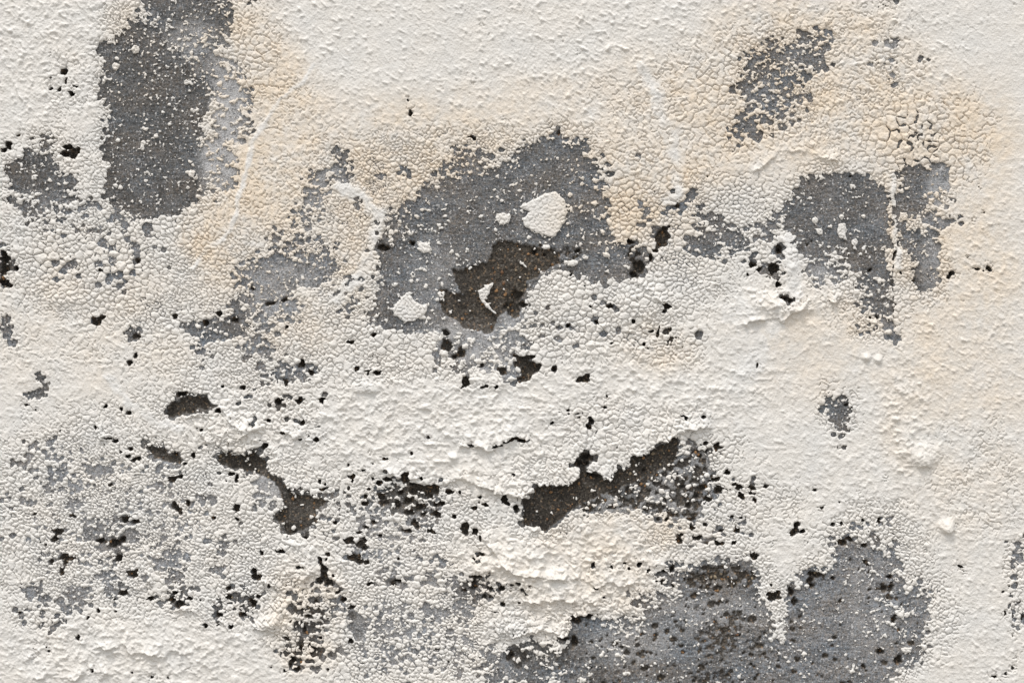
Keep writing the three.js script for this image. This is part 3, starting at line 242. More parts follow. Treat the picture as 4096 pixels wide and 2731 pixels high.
// paint that stayed: islands on the bare patches
const ISLES = [
  [1251, 444, 1276, 440, 1298, 460, 1298, 505, 1276, 542, 1262, 545, 1231, 532, 1201, 517, 1203, 502, 1218, 487, 1193, 475, 1221, 462], [1138, 490, 1158, 487, 1175, 497, 1170, 510, 1150, 517, 1140, 505],
  [903, 712, 918, 690, 935, 672, 952, 690, 983, 705, 975, 722, 950, 737, 930, 740, 908, 725], [1096, 668, 1132, 650, 1122, 675, 1112, 690, 1142, 722, 1128, 716, 1106, 692], [1926, 515, 1942, 512, 1944, 535, 1946, 552, 1928, 545, 1924, 528],
  [960, 560, 985, 558, 992, 575, 975, 583, 962, 575], [1300, 600, 1322, 598, 1320, 612, 1304, 612], [1384, 580, 1396, 582, 1396, 592, 1386, 590], [1245, 562, 1262, 562, 1264, 570, 1248, 574],
  [1795, 1455, 1805, 1462, 1802, 1474, 1790, 1470], [2056, 1402, 2080, 1402, 2076, 1420, 2060, 1416], [2070, 1488, 2096, 1487, 2094, 1500, 2074, 1499], [1212, 1210, 1240, 1212, 1246, 1226, 1216, 1226], [1430, 1545, 1440, 1545, 1440, 1552, 1432, 1553],
  [1395, 1430, 1480, 1412, 1490, 1440, 1470, 1462, 1430, 1468, 1400, 1450], [1370, 1480, 1420, 1470, 1452, 1490, 1430, 1510, 1380, 1508], [1340, 1525, 1370, 1520, 1366, 1545, 1342, 1548],
];
for (const [x, y, rx, ry, v] of [[2050, 1400, 50, 50, 0.72], [2040, 1460, 60, 40, 0.78], [320, 110, 70, 60, 0.78], [400, 200, 60, 40, 0.84], [300, 440, 60, 40, 0.82], [1000, 680, 40, 40, 0.8], [930, 520, 60, 60, 0.66], [1340, 480, 50, 70, 0.8], [960, 620, 40, 40, 0.78], [1990, 1300, 50, 40, 0.7], [760, 630, 30, 30, 0.6]]) blob(x, y, rx, ry, (k, r) => { if (LOSS[k] > v) LOSS[k] = lerp(LOSS[k], v, soft(r)); });
ISLES.forEach((p, i) => poly(p, 10, (k, sd, x, y) => { const e = sd + 1.6 * fbm(x, y, 7, NB); if (i < 14) { up(KEEP, k, e); if (e > -2) CRK[k] = lerp(CRK[k], i === 0 ? 0.25 : 0.6, sstep(-2, 3, e)); } else if (e > -3) LOSS[k] = lerp(LOSS[k], 0.42, sstep(-3, 3, e)); }));
for (const [x, y, r] of [[1873, 506, 7], [1884, 532, 7], [1964, 556, 7.5], [1964, 569, 4], [1985, 570, 4.5], [1985, 497, 4.5], [1934, 497, 5.5], [2077, 497, 9], [439, 400, 7], [310, 113, 9], [264, 152, 8], [427, 189, 6], [328, 328, 6], [270, 322, 5], [326, 340, 5], [357, 312, 5], [440, 252, 4], [452, 252, 4], [388, 285, 4], [1955, 640, 6], [1975, 630, 6], [1862, 455, 4], [1905, 520, 3], [2040, 1430, 4], [1343, 590, 5]])
  blob(x, y, r, r, (k, q, px, py, m) => up(KEEP, k, (1 - q) * m + 0.3 * nz(px, py, 3)), 2);

// thin white residue that clings to the concrete
zone(HAZE, [[735, 430, 60, 60, 0.35], [2030, 140, 40, 70, 0.5], [660, 700, 80, 60, 0.3], [525, 250, 36, 130, 0.85], [500, 370, 40, 70, 0.75], [505, 160, 30, 40, 0.5], [440, 90, 50, 40, 0.35], [1060, 770, 90, 40, 0.5], [1130, 830, 60, 40, 0.55], [1000, 640, 60, 80, 0.18], [1540, 1130, 70, 50, 0.4], [1590, 1070, 40, 40, 0.3], [1420, 1160, 60, 20, 0.4], [620, 1120, 36, 46, 0.55], [2165, 440, 30, 60, 0.45], [2140, 600, 20, 60, 0.35], [1690, 1410, 120, 30, 0.22], [1560, 1420, 60, 40, 0.25], [2000, 1400, 60, 100, 0.2], [650, 630, 80, 30, 0.25], [240, 1200, 250, 200, 0.2], [950, 1440, 240, 140, 0.25], [1650, 1400, 80, 26, 0.3], [1450, 1480, 90, 40, 0.35], [700, 1180, 40, 30, 0.3], [880, 1220, 90, 60, 0.4], [1180, 740, 30, 40, 0.4], [1880, 640, 60, 30, 0.35]]);

// runs of newer, smoother paint
for (const [w, p] of [[7, [720, 150, 690, 190, 640, 232, 600, 290, 572, 340, 552, 450, 530, 530, 470, 572, 440, 620]], [22, [780, 425, 830, 450, 868, 490, 860, 560, 835, 620, 800, 660, 770, 690]], [20, [1480, 150, 1520, 250, 1545, 330, 1560, 430, 1545, 470]], [14, [240, 860, 330, 960, 420, 985]], [26, [1815, 560, 1830, 640, 1800, 690, 1760, 760]], [40, [1700, 720, 1740, 800, 1700, 880]], [10, [2055, 400, 2052, 480, 2056, 560, 2062, 620]]])
  stroke(p, w * 1.5, (k, d, x, y) => { const t = 1 - sstep(0.05, 0.75, d + 0.5 * fbm(x, y, 16) + 0.3 * fbm(x, y, 5, NB)); up(FLOW, k, t * clamp(0.75 + 0.8 * nz(x, y, 20, NB), 0.1, 1)); }, 5);

// relief of the paint: lips that stand off above a torn edge (height falls away upwards) and lumps
const LIPS = [
  [5, 60, [1060, 1100, 1120, 1120, 1180, 1135, 1223, 1126, 1248, 1111, 1308, 1116, 1336, 1085, 1371, 1089, 1401, 1104, 1418, 1076, 1448, 1076, 1453, 1046, 1488, 1046, 1506, 1026, 1541, 1004, 1590, 985, 1640, 975]],
  [6, 36, [1050, 1015, 1080, 1026, 1110, 1030, 1135, 1026, 1160, 1014, 1178, 1003, 1200, 1008, 1222, 1014]], [4, 24, [450, 985, 468, 1008, 485, 1020, 510, 1018, 520, 1008, 545, 1010, 560, 990, 590, 985, 610, 990]], [3.5, 20, [470, 905, 500, 935, 520, 950, 545, 975, 590, 990]],
  [4, 34, [495, 1038, 530, 1036, 560, 1042, 590, 1048, 605, 1056, 615, 1082, 640, 1094, 663, 1120, 683, 1138, 720, 1142, 760, 1150]], [4, 26, [860, 1078, 900, 1085, 935, 1095, 963, 1094, 985, 1112, 1008, 1115, 1030, 1100, 1070, 1095]],
  [5, 34, [1100, 1235, 1130, 1255, 1150, 1285, 1185, 1310, 1230, 1318, 1260, 1322, 1300, 1325, 1340, 1318]], [5, 36, [1190, 1340, 1215, 1372, 1245, 1380, 1290, 1372, 1330, 1384, 1380, 1378]], [4, 26, [1330, 1325, 1370, 1350, 1395, 1338, 1430, 1345, 1452, 1340, 1480, 1320]],
  [5, 40, [1130, 1440, 1180, 1462, 1210, 1450, 1250, 1440, 1290, 1462, 1325, 1458, 1335, 1430, 1360, 1412]], [4, 30, [1180, 1490, 1210, 1520, 1240, 1500, 1290, 1500, 1310, 1480]],
  [4, 22, [212, 1490, 240, 1485, 290, 1478, 300, 1500, 340, 1495, 370, 1505, 400, 1492, 440, 1500]], [3, 20, [60, 1560, 120, 1548, 170, 1556, 200, 1540, 260, 1545]], [4, 30, [1700, 738, 1740, 735, 1775, 730, 1800, 738, 1835, 712, 1860, 700]], [5, 26, [1900, 690, 1930, 683, 1960, 695]],
  [3, 26, [1430, 640, 1480, 655, 1520, 690, 1545, 697]], [3, 20, [590, 962, 640, 990, 690, 1010, 735, 1012]], [3.5, 18, [2100, 1064, 2130, 1070, 2160, 1075]], [3, 16, [420, 955, 450, 950, 480, 950]], [3, 24, [640, 1430, 600, 1440, 570, 1430]], [4, 22, [1210, 1200, 1245, 1230]], [3, 22, [590, 1330, 640, 1345, 690, 1340, 728, 1300]], [3, 18, [850, 1405, 830, 1410]],
  [3, 22, [260, 1005, 230, 1003, 210, 990]], [3, 30, [1640, 930, 1600, 960, 1560, 950]], [4, 20, [2160, 1218, 2180, 1222, 2200, 1216]], [3, 20, [380, 1400, 440, 1405, 500, 1420, 540, 1450]], [2.5, 18, [1720, 395, 1800, 345, 1880, 352, 1940, 375]], [3, 20, [250, 1335, 290, 1348, 330, 1345, 360, 1330]],
];
for (const [h, dec, p] of LIPS) {
  const P = p.map((v) => v * K), dc = dec * K, segs = [];
  for (let i = 0; i + 3 < P.length; i += 2) segs.push(P[i] < P[i + 2] ? [P[i], P[i + 1], P[i + 2], P[i + 3]] : [P[i + 2], P[i + 3], P[i], P[i + 1]]);
  const xa = Math.min(...segs.map((s) => s[0])), xb = Math.max(...segs.map((s) => s[2])), ya = Math.min(...segs.map((s) => Math.min(s[1], s[3]))), yb = Math.max(...segs.map((s) => Math.max(s[1], s[3])));
  bbox(xa, ya - dc * 4, xb, yb + 4, (k, x, y) => {
    let v = 0; const wob = 4.5 * fbm(x, y, 22, NB) + 3.2 * fbm(x, y, 8, NA) + 1.0 * nz(x, y, 3.4, NB), brk = clamp(0.75 + 1.1 * fbm(x * 1.2, y * 0.5, 17, NA), 0.12, 1.3);
    for (const s of segs) if (x >= s[0] && x <= s[2]) { const d = lerp(s[1], s[3], (x - s[0]) / (s[2] - s[0] + 1e-6)) - y + wob; const t = d < 0 ? Math.max(0, 1 + d / 2.2) : Math.exp(-d / dc) * (0.75 + 0.25 * Math.exp(-d / 4)); v = Math.max(v, t); }
    const ends = sstep(0, 8, x - xa) * sstep(0, 8, xb - x);
    up(HGT, k, h * v * ends * brk);
  });
}
for (const [x, y, rx, ry, h] of [[1255, 490, 46, 50, 0.8], [940, 710, 38, 30, 1.2], [1815, 610, 22, 60, 2.5], [2119, 1045, 34, 26, 4], [2174, 1206, 16, 14, 4], [1990, 820, 10, 9, 3], [2018, 824, 9, 9, 3.5], [1170, 1290, 60, 40, 4], [1240, 1350, 80, 40, 3], [540, 985, 50, 30, 2.5], [1790, 700, 80, 26, 3], [1040, 1050, 12, 10, 3], [660, 1420, 50, 40, 2.5], [700, 1280, 50, 50, 2], [620, 1430, 30, 20, 3], [1480, 700, 70, 40, 2.5], [1760, 1440, 40, 80, 1.2], [2082, 1010, 22, 40, 2], [2045, 480, 14, 70, 0.8], [2085, 600, 22, 40, 1.5], [1100, 1310, 30, 30, 2.5], [150, 690, 40, 20, 1.4], [280, 630, 26, 20, 1.6], [1290, 690, 60, 40, 1], [1660, 1320, 1, 1, 0], [1120, 880, 50, 20, 1.5], [830, 890, 40, 14, 2]])
  blob(x, y, rx, ry, (k, r) => { const t = Math.max(0, 1 - r * r / 2.2); HGT[k] += h * t * t; }, 1.48);
// wide open cracks between large flakes
zone(GAP, [[1330, 960, 80, 50, 0.65], [1530, 780, 90, 50, 0.6], [640, 950, 120, 50, 0.55], [690, 1410, 90, 110, 0.7], [1620, 1000, 100, 50, 0.65], [1450, 1320, 120, 50, 0.5], [430, 1000, 150, 60, 0.45], [1300, 1480, 100, 60, 0.6], [1110, 1340, 90, 60, 0.6], [930, 1120, 120, 60, 0.5], [1240, 1120, 100, 50, 0.4], [140, 560, 140, 60, 0.5], [1480, 640, 80, 50, 0.4], [560, 1380, 70, 60, 0.5], [150, 1440, 120, 30, 0.5], [2100, 325, 52, 62, 2.6], [270, 600, 120, 70, 0.55], [110, 470, 60, 60, 0.8], [950, 1470, 230, 110, 0.7], [1400, 730, 120, 60, 0.25], [250, 1200, 300, 200, 0.5], [600, 680, 120, 80, 0.5], [1080, 800, 80, 50, 0.6], [1620, 990, 80, 40, 0.25], [950, 380, 120, 40, 0.3]]);
stroke([2057, 575, 2055, 590, 2050, 640, 2053, 680, 2056, 720], 5, (k, d, x, y) => up(HOLE, k, (0.2 - d + 0.9 * fbm(x, y, 9)) * 1.6));

// ---------------------------------------------------------------- flake seeds: darts thrown at a spacing that follows SIZE
const BK = 4, BW = Math.ceil(FW / BK), BH = Math.ceil(FH / BK), bucket = new Array(BW * BH);
const PX = [], PY = [], PR = [], PL = [], PH = [];
{
  const tries = 800000;
  for (let i = 0; i < tries; i++) {
    const x = X0 + rnd() * FW, y = Y0 + rnd() * FH;
    const q = hash2(i, 99), r = clamp(samp(SIZE, x, y) * (0.46 + 1.05 * q * q * (i < 60000 ? 1 : 0.5) + 0.32 * nz(x, y, 40)), 2.1, 17) * 0.94;
    const bx = ((x - X0) / BK) | 0, by = ((y - Y0) / BK) | 0, R = Math.ceil(r / BK);
    let ok = true;
    for (let v = Math.max(0, by - R); ok && v <= Math.min(BH - 1, by + R); v++) for (let u = Math.max(0, bx - R); ok && u <= Math.min(BW - 1, bx + R); u++) {
      const b = bucket[v * BW + u]; if (!b) continue;
      for (const j of b) { const dx = (PX[j] - x) * 0.9, dy = (PY[j] - y) * 1.12, m = Math.max(r, PR[j]) * 0.5 + Math.min(r, PR[j]) * 0.5; if (dx * dx + dy * dy < m * m) { ok = false; break; } }
    }
    if (!ok) continue;
    const n = PX.length; PX.push(x); PY.push(y); PR.push(r);
    const L = samp(LOSS, x, y) + 0.22 * (fbm(x, y, 11, NB)) * (samp(LOSS, x, y) > 0.08 ? 1 : 0);
    const h = hash2(n, 17); PL.push(L > h && samp(KEEP, x, y) < -0.6 ? 1 : 0); PH.push(hash2(n, 5));
    (bucket[by * BW + bx] ||= []).push(n);
  }
}

// ---------------------------------------------------------------- the two height fields
const edgeFade = (x, y) => sstep(0, 22, Math.min(x - X0, y - Y0, X0 + FW - 1 - x, Y0 + FH - 1 - y));
function concreteZ(x, y) {                 // millimetres behind the wall plane
  const b = samp(BROWN, x + 1.2 * nz(x, y, 5), y + 1.2 * nz(x, y, 5, NB));
  const g = 0.22 * nz(x, y, 3.1) + 0.25 * fbm(x * 0.6, y * 1.6, 9) + 0.5 * fbm(x, y, 40, NB);
  const rough = b * (0.9 * nz(x, y, 3.6, NB) + 0.8 * nz(x, y, 7));
  return -0.4 + g + rough - 2.6 * sstep(0.1, 0.75, b) - 5.5 * sstep(-0.4, 1.6, samp(HOLE, x, y));
}
const H = 0.8, GW = Math.floor((FW - 1) / H + 1e-6), GH = Math.floor((FH - 1) / H + 1e-6), NV = GW * GH;
const S = new Float32Array(NV), Z = new Float32Array(NV);
const near = new Int32Array(128), nearD = new Float32Array(128);
for (let j = 0; j < GH; j++) for (let i = 0; i < GW; i++) {
  const x = X0 + i * H, y = Y0 + j * H, k = j * GW + i;
  const wx = x + 1.1 * nz(x, y, 6) + 0.6 * nz(x, y, 2.2, NB), wy = y + 1.1 * nz(x, y, 6, NB) + 0.6 * nz(x + 50, y, 2.2, NB);
  // nearest seed
  const bx = clamp(((wx - X0) / BK) | 0, 0, BW - 1), by = clamp(((wy - Y0) / BK) | 0, 0, BH - 1);
  let best = 1e9, p = -1, cnt = 0;
  for (let R = 2; R <= 5 && (p < 0 || R === 2); R++) {
    cnt = 0;
    for (let v = Math.max(0, by - R); v <= Math.min(BH - 1, by + R); v++) for (let u = Math.max(0, bx - R); u <= Math.min(BW - 1, bx + R); u++) {
      const b = bucket[v * BW + u]; if (!b) continue;
      for (const q of b) { const dx = (PX[q] - wx) * 0.92, dy = (PY[q] - wy) * 1.08, d = dx * dx + dy * dy - 0.12 * PR[q] * PR[q]; if (cnt < 128) { near[cnt] = q; nearD[cnt++] = d; } if (d < best) { best = d; p = q; } }
    }
  }
  let d = 9, other = -1;
  for (let c = 0; c < cnt; c++) {
    const q = near[c]; if (q === p) continue;
    const ex = (PX[q] - PX[p]) * 0.92, ey = (PY[q] - PY[p]) * 1.08, l2 = ex * ex + ey * ey, e = (nearD[c] - best) / (2 * Math.sqrt(l2));
    if (e < d) { d = e; other = q; }
  }
  const crk = clamp(samp(CRK, x, y) + 0.3 * fbm(x, y, 34, NB), 0, 1) * (1 - 0.92 * samp(FLOW, x, y));
  const loss = samp(LOSS, x, y), gap = samp(GAP, x, y), eh = other < 0 ? 1 : hash2(Math.min(p, other), Math.max(p, other));
  const on = sstep(eh - 0.12, eh + 0.12, crk * 1.06 - 0.06), r = p < 0 ? 5 : PR[p];
  // presence
  const lost = p >= 0 && PL[p], wide = sstep(0.15, 0.9, eh + 0.2 * nz(x, y, 20));
  let w = -0.75 + 0.5 * on + 1.15 * gap * on * wide + 0.7 * loss * loss + 0.35 * sstep(0.45, 0.9, loss);
  if (lost || (other >= 0 && PL[other])) w = Math.max(w, 0.12 + 0.5 * loss);
  w = Math.min(w, r * 0.34);
  let s = lost ? -(d + w) : (other >= 0 && PL[other]) ? d - w : lerp(1.2 + d, d - w, on);
  s += 0.4 * nz(x, y, 2.6) + 0.25 * nz(x, y, 1.7, NB);
  if (loss > 0.1) { // crumbs that cling between the flakes
    const cl = nz(x, y, 15, NB), thr = 0.43 + 0.2 * loss - 0.4 * cl;
    const fine = nz(x, y, 3.1, NB) + 0.45 * nz(x, y, 1.8);
    s = Math.max(s, (fine - thr - 0.5 * samp(BROWN, x, y)) * 1.7);
    s = Math.min(s, (0.78 - 0.5 * sstep(0.1, 0.6, loss) + 0.5 * cl + fine) * 1.7);   // and pinholes that eat into it
  }
  const keep = samp(KEEP, x, y), hole = samp(HOLE, x, y);
  if (keep > -3) s = Math.max(s, Math.min(keep, on > 0.5 ? d + 0.2 : 2));
  s = Math.min(s, -hole - (hole > -2.5 && p >= 0 ? 0.8 * clamp(samp(HOLE, PX[p], PY[p]) + 0.4, -1.3, 1.3) * sstep(-2.5, -1, hole) : 0));
  const ef = edgeFade(x, y); if (ef < 1) s = lerp(2, s, ef);
  S[k] = clamp(s, -2, 3);
  // relief
  const fl = samp(FLOW, x, y), st = samp(STIP, x, y) * (1 - 0.7 * fl) * (1 - 0.45 * crk), lu = samp(LUMP, x, y);
  const ax = x * 0.86 + y * 0.5, ay = -x * 0.5 + y * 0.86;          // trowel marks run down to the right
  const n1 = nz(ax * 0.8, ay * 1.1, 4.4), n2 = nz(ax * 0.72, ay * 1.12, 2.6, NB), n3 = nz(x, y, 14, NB), n4 = nz(x, y, 1.9);
  const hg = samp(HGT, x, y);
  let z = 1.5 + st * (2.5 * Math.pow(Math.max(0, n1 - 0.1 + 0.45 * n3), 1.5) + 0.3 * n2 + 0.3 * n3 + 0.17 * n4);
  z += lu * (1.7 * fbm(x, y * 1.25, 24) + 4.2 * Math.pow(Math.max(0, fbm(x + 200, y * 1.2, 11, NB) - 0.05), 1.1) + 3.0 * Math.max(0, nz(x, y * 1.2, 5.2) - 0.14) + 0.3 * nz(x, y, 3.2));
  z += hg * (1.1 + 0.5 * fbm(x, y, 8)) + 0.7 * fbm(x, y, 60);
  const pill = 1 - Math.exp(-Math.max(0, d - 0.1) / (0.17 * r + 0.25));
  const hcell = p < 0 ? 0 : 0.55 * (PH[p] - 0.35) + 0.16 * nz(x, y, 3.1) + 0.08 * nz(x, y, 1.8, NB);
  z += crk * (0.58 * pill * Math.min(1.5, r / 5) - 0.35 + hcell * (1 + 0.5 * gap)) + 0.12 * nz(x, y, 1.5, NB);
  z -= on * (0.75 + 1.8 * eh) * Math.max(0, 1 - d / 0.82) * sstep(0.05, 0.5, crk);
  if (p >= 0 && hash2(p, 41) < 0.2 * crk) { const ph = Math.hypot(x - PX[p] - 0.5, y - PY[p] + 0.4); z -= 1.1 * Math.exp(-ph * ph / 0.9); }
  if (loss > 0.5) { const t = sstep(0.5, 0.9, loss); z = lerp(z, 0.75 + 1.0 * pill * Math.min(1.3, r / 4) + 0.3 * nz(x, y, 2.2) + (keep > 0 ? 1.2 : 0), t * 0.8); }
  z += fl * (0.35 + 0.7 * n3 + 0.3 * n2);
  z -= 0.5 * (1 - sstep(0, 1.3, s));       // rims thin out
  Z[k] = lerp(1.6, z, ef);
}

// ---------------------------------------------------------------- textures (colour of the matter only)
const TW = 2048, TH = 1438, paintTex = new Uint8Array(TW * TH * 4), concTex = new Uint8Array(TW * TH * 4);
const enc = new Uint8Array(4097); for (let i = 0; i <= 4096; i++) { const l = i / 4096; enc[i] = Math.round(255 * (l <= 0.0031308 ? 12.92 * l : 1.055 * Math.pow(l, 1 / 2.4) - 0.055)); }
const e8 = (v) => enc[(clamp(v, 0, 1) * 4096) | 0];
for (let j = 0; j < TH; j++) for (let i = 0; i < TW; i++) {
  const x = X0 + (i + 0.5) / TW * (FW - 1), y = Y0 + (1 - (j + 0.5) / TH) * (FH - 1), k = 4 * (j * TW + i);
  { // paint: lime white with ochre staining, fine grain and dust
    const n = fbm(x, y, 38, NB), m = nz(x, y, 6), f = nz(x, y, 1.6, NB), g = nz(x, y, 2.9);
    const fl = samp(FLOW, x, y);
    let t = clamp(samp(TINT, x, y) * (0.72 + 0.55 * n + 0.3 * m) + 0.13 + 0.16 * n, 0, 1) * (1 - 0.75 * fl);
    const b = 1.03 + 0.05 * f + 0.03 * m + 0.04 * n;
    let R = lerp(0.735, 0.735, t), G = lerp(0.73, 0.64, t), B = lerp(0.715, 0.525, t);
    R = lerp(R, 0.75, fl * 0.45); G = lerp(G, 0.752, fl * 0.45); B = lerp(B, 0.75, fl * 0.45);
    const sp = sstep(0.52, 0.72, g + 0.3 * f) * 0.22;                 // ochre dust specks
    R = lerp(R, 0.52, sp * 0.6); G = lerp(G, 0.42, sp * 0.7); B = lerp(B, 0.3, sp * 0.7);
    paintTex[k] = e8(R * b); paintTex[k + 1] = e8(G * b); paintTex[k + 2] = e8(B * b); paintTex[k + 3] = 255;
  }
  { // concrete: grey render with horizontal drag marks, white residue and specks; brown gritty core
    const tn = clamp(samp(TONE, x, y) + 0.3 * fbm(x, y, 30), 0, 1), hz = samp(HAZE, x, y), lo = samp(LOSS, x, y);
    const drag = nz(x * 0.35, y * 1.5, 3.2, NB), f = nz(x, y, 1.5), f2 = nz(x, y, 2.4, NB), m = fbm(x, y, 12, NB);
    const f3 = nz(x, y, 0.95), l = Math.max(0.35, 1 + 0.45 * drag + 0.55 * f + 0.4 * f2 + 0.6 * f3 + 0.3 * m);
    let R = lerp(0.1, 0.215, tn) * l, G = lerp(0.099, 0.223, tn) * l, B = lerp(0.098, 0.238, tn) * l;
    { const hu = 0.1 * nz(x, y, 3.3, NB) + 0.08 * nz(x, y, 1.7) + 0.1 * nz(x * 0.5, y, 22) + 0.02; R *= 1 + hu; B *= 1 - hu; }
    const wob = 1.2 * nz(x, y, 5), br = sstep(0.2, 0.65, samp(BROWN, x + wob, y + 1.2 * nz(x, y, 5, NB)) + 0.18 * m);
    const cz = lerp(0.6, 1.9, tn), gr = Math.max(0.3, 1 + 0.8 * f + 0.7 * f2 + 0.6 * f3), warm = sstep(0.25, 0.7, nz(x, y, 3.4) + 0.3 * f);
    R = lerp(R, lerp(0.05, 0.15, warm) * gr * cz, br); G = lerp(G, lerp(0.043, 0.108, warm) * gr * cz, br); B = lerp(B, lerp(0.035, 0.072, warm) * gr * cz, br);
    // white: grains and clouded film left from the paint
    const h = hz * (1 - 0.85 * br), film = clamp(h * (0.95 + 0.7 * m) + 0.6 * h * f + 0.5 * h * f3, 0, 0.92);
    const spk = sstep(0.42 - 0.2 * h, 0.66, 0.5 * f + 0.5 * f2 + 0.5 * f3 + 0.4 * nz(x, y, 9)) * (1 - 0.8 * br) * 0.8;
    const wv = clamp(film * 0.8 + spk, 0, 0.95);
    R = lerp(R, 0.62, wv); G = lerp(G, 0.62, wv); B = lerp(B, 0.63, wv);
    concTex[k] = e8(R); concTex[k + 1] = e8(G); concTex[k + 2] = e8(B); concTex[k + 3] = 255;
  }
}
const asTex = (d, w, h, srgb) => { const t = new THREE.DataTexture(d, w, h, THREE.RGBAFormat); if (srgb) t.colorSpace = THREE.SRGBColorSpace; t.wrapS = t.wrapT = THREE.RepeatWrapping; t.magFilter = t.minFilter = THREE.LinearFilter; t.needsUpdate = true; return t; };
const GR = 1024, grain = new Uint8Array(GR * GR * 4);
for (let j = 0; j < GR; j++) for (let i = 0; i < GR; i++) {
  const v = 0.5 + 0.3 * NA[j * NS + i] + 0.16 * NB[((j * 2) & 1023) * NS + ((i * 2) & 1023)] + 0.14 * NB[((j >> 1)) * NS + ((i >> 1))], k = 4 * (j * GR + i);
  grain[k] = grain[k + 1] = grain[k + 2] = clamp(v, 0, 1) * 255; grain[k + 3] = 255;
}
const grainTex = asTex(grain, GR, GR, false);
grainTex.repeat.set(FW / 380, FH / 380);
const grainFine = grainTex.clone(); grainFine.repeat.set(FW / 300, FH / 300); grainFine.needsUpdate = true;
const paintMat = new THREE.MeshStandardMaterial({ map: asTex(paintTex, TW, TH, true), roughness: 0.88, bumpMap: grainTex, bumpScale: 0.00045 });
const concMat = new THREE.MeshStandardMaterial({ map: asTex(concTex, TW, TH, true), roughness: 0.93, bumpMap: grainFine, bumpScale: 0.0008 });

// ---------------------------------------------------------------- meshing
const wx = (x) => (x - 512) / 1000, wy = (y) => EYE_Y - (y - 341.4) / 1000;
const wall = new THREE.Group(); wall.name = 'plastered_wall'; wall.position.set(0, 0, 0);
wall.userData = { label: 'old white wall with cracked peeling paint over bare grey concrete', category: 'wall', kind: 'thing' };
scene.add(wall);
function mesh(name, pos, nor, uv, idx, mat, parent) {
  const g = new THREE.BufferGeometry();
  g.setAttribute('position', new THREE.BufferAttribute(pos instanceof Float32Array ? pos : new Float32Array(pos), 3));
  g.setAttribute('normal', new THREE.BufferAttribute(nor instanceof Float32Array ? nor : new Float32Array(nor), 3));
  g.setAttribute('uv', new THREE.BufferAttribute(uv instanceof Float32Array ? uv : new Float32Array(uv), 2));
  g.setIndex(new THREE.BufferAttribute(idx instanceof Uint32Array ? idx : new Uint32Array(idx), 1));
  const m = new THREE.Mesh(g, mat); m.name = name; m.castShadow = m.receiveShadow = true; parent.add(m); return m;
}
const U = (x) => (x - X0) / (FW - 1), V = (y) => 1 - (y - Y0) / (FH - 1);

// concrete, split into the named bare patches and the rest
let concrete;
{
  const h = 1.4, W = Math.floor((FW - 1) / h), Hh = Math.floor((FH - 1) / h), z = new Float32Array(W * Hh), need = new Uint8Array(W * Hh);
  for (let j = 0; j < Hh; j++) for (let i = 0; i < W; i++) z[j * W + i] = concreteZ(X0 + i * h, Y0 + j * h);
  for (let j = 0; j < GH; j++) for (let i = 0; i < GW; i++) if (S[j * GW + i] < 0.3) {
    const ci = Math.round(i * H / h), cj = Math.round(j * H / h);
    for (let v = -4; v <= 3; v++) for (let u = -4; u <= 3; u++) { const a = ci + u, b = cj + v; if (a >= 0 && b >= 0 && a < W && b < Hh) need[b * W + a] = 1; }
  }
  const parts = Array.from({ length: PATCHES.length + 1 }, () => ({ map: new Map(), pos: [], nor: [], uv: [], idx: [] }));
  const vert = (P, i, j) => {
    const k = j * W + i; let n = P.map.get(k); if (n !== undefined) return n;
    n = P.pos.length / 3; P.map.set(k, n);
    const x = X0 + i * h, y = Y0 + j * h, gx = (z[j * W + Math.min(W - 1, i + 1)] - z[j * W + Math.max(0, i - 1)]) / (2 * h), gy = (z[Math.min(Hh - 1, j + 1) * W + i] - z[Math.max(0, j - 1) * W + i]) / (2 * h), l = Math.hypot(gx, gy, 1);
    P.pos.push(wx(x), wy(y), z[k] / 1000); P.nor.push(-gx / l, gy / l, 1 / l); P.uv.push(U(x), V(y)); return n;
  };
  for (let j = 0; j + 1 < Hh; j++) for (let i = 0; i + 1 < W; i++) if (need[j * W + i]) {
    const P = parts[PATCHID[Math.round(j * h) * FW + Math.round(i * h)] | 0];
    const a = vert(P, i, j), b = vert(P, i + 1, j), c = vert(P, i + 1, j + 1), d = vert(P, i, j + 1);
    P.idx.push(a, d, b, b, d, c);
  }
  concrete = mesh('concrete_render', parts[0].pos, parts[0].nor, parts[0].uv, parts[0].idx, concMat, wall);
  concrete.userData.label = 'dark concrete showing through cracks and holes in the paint';
  PATCHES.forEach((p, i) => { const q = parts[i + 1]; if (q.idx.length) mesh('bare_patch', q.pos, q.nor, q.uv, q.idx, concMat, wall).userData.label = p.n; });
}

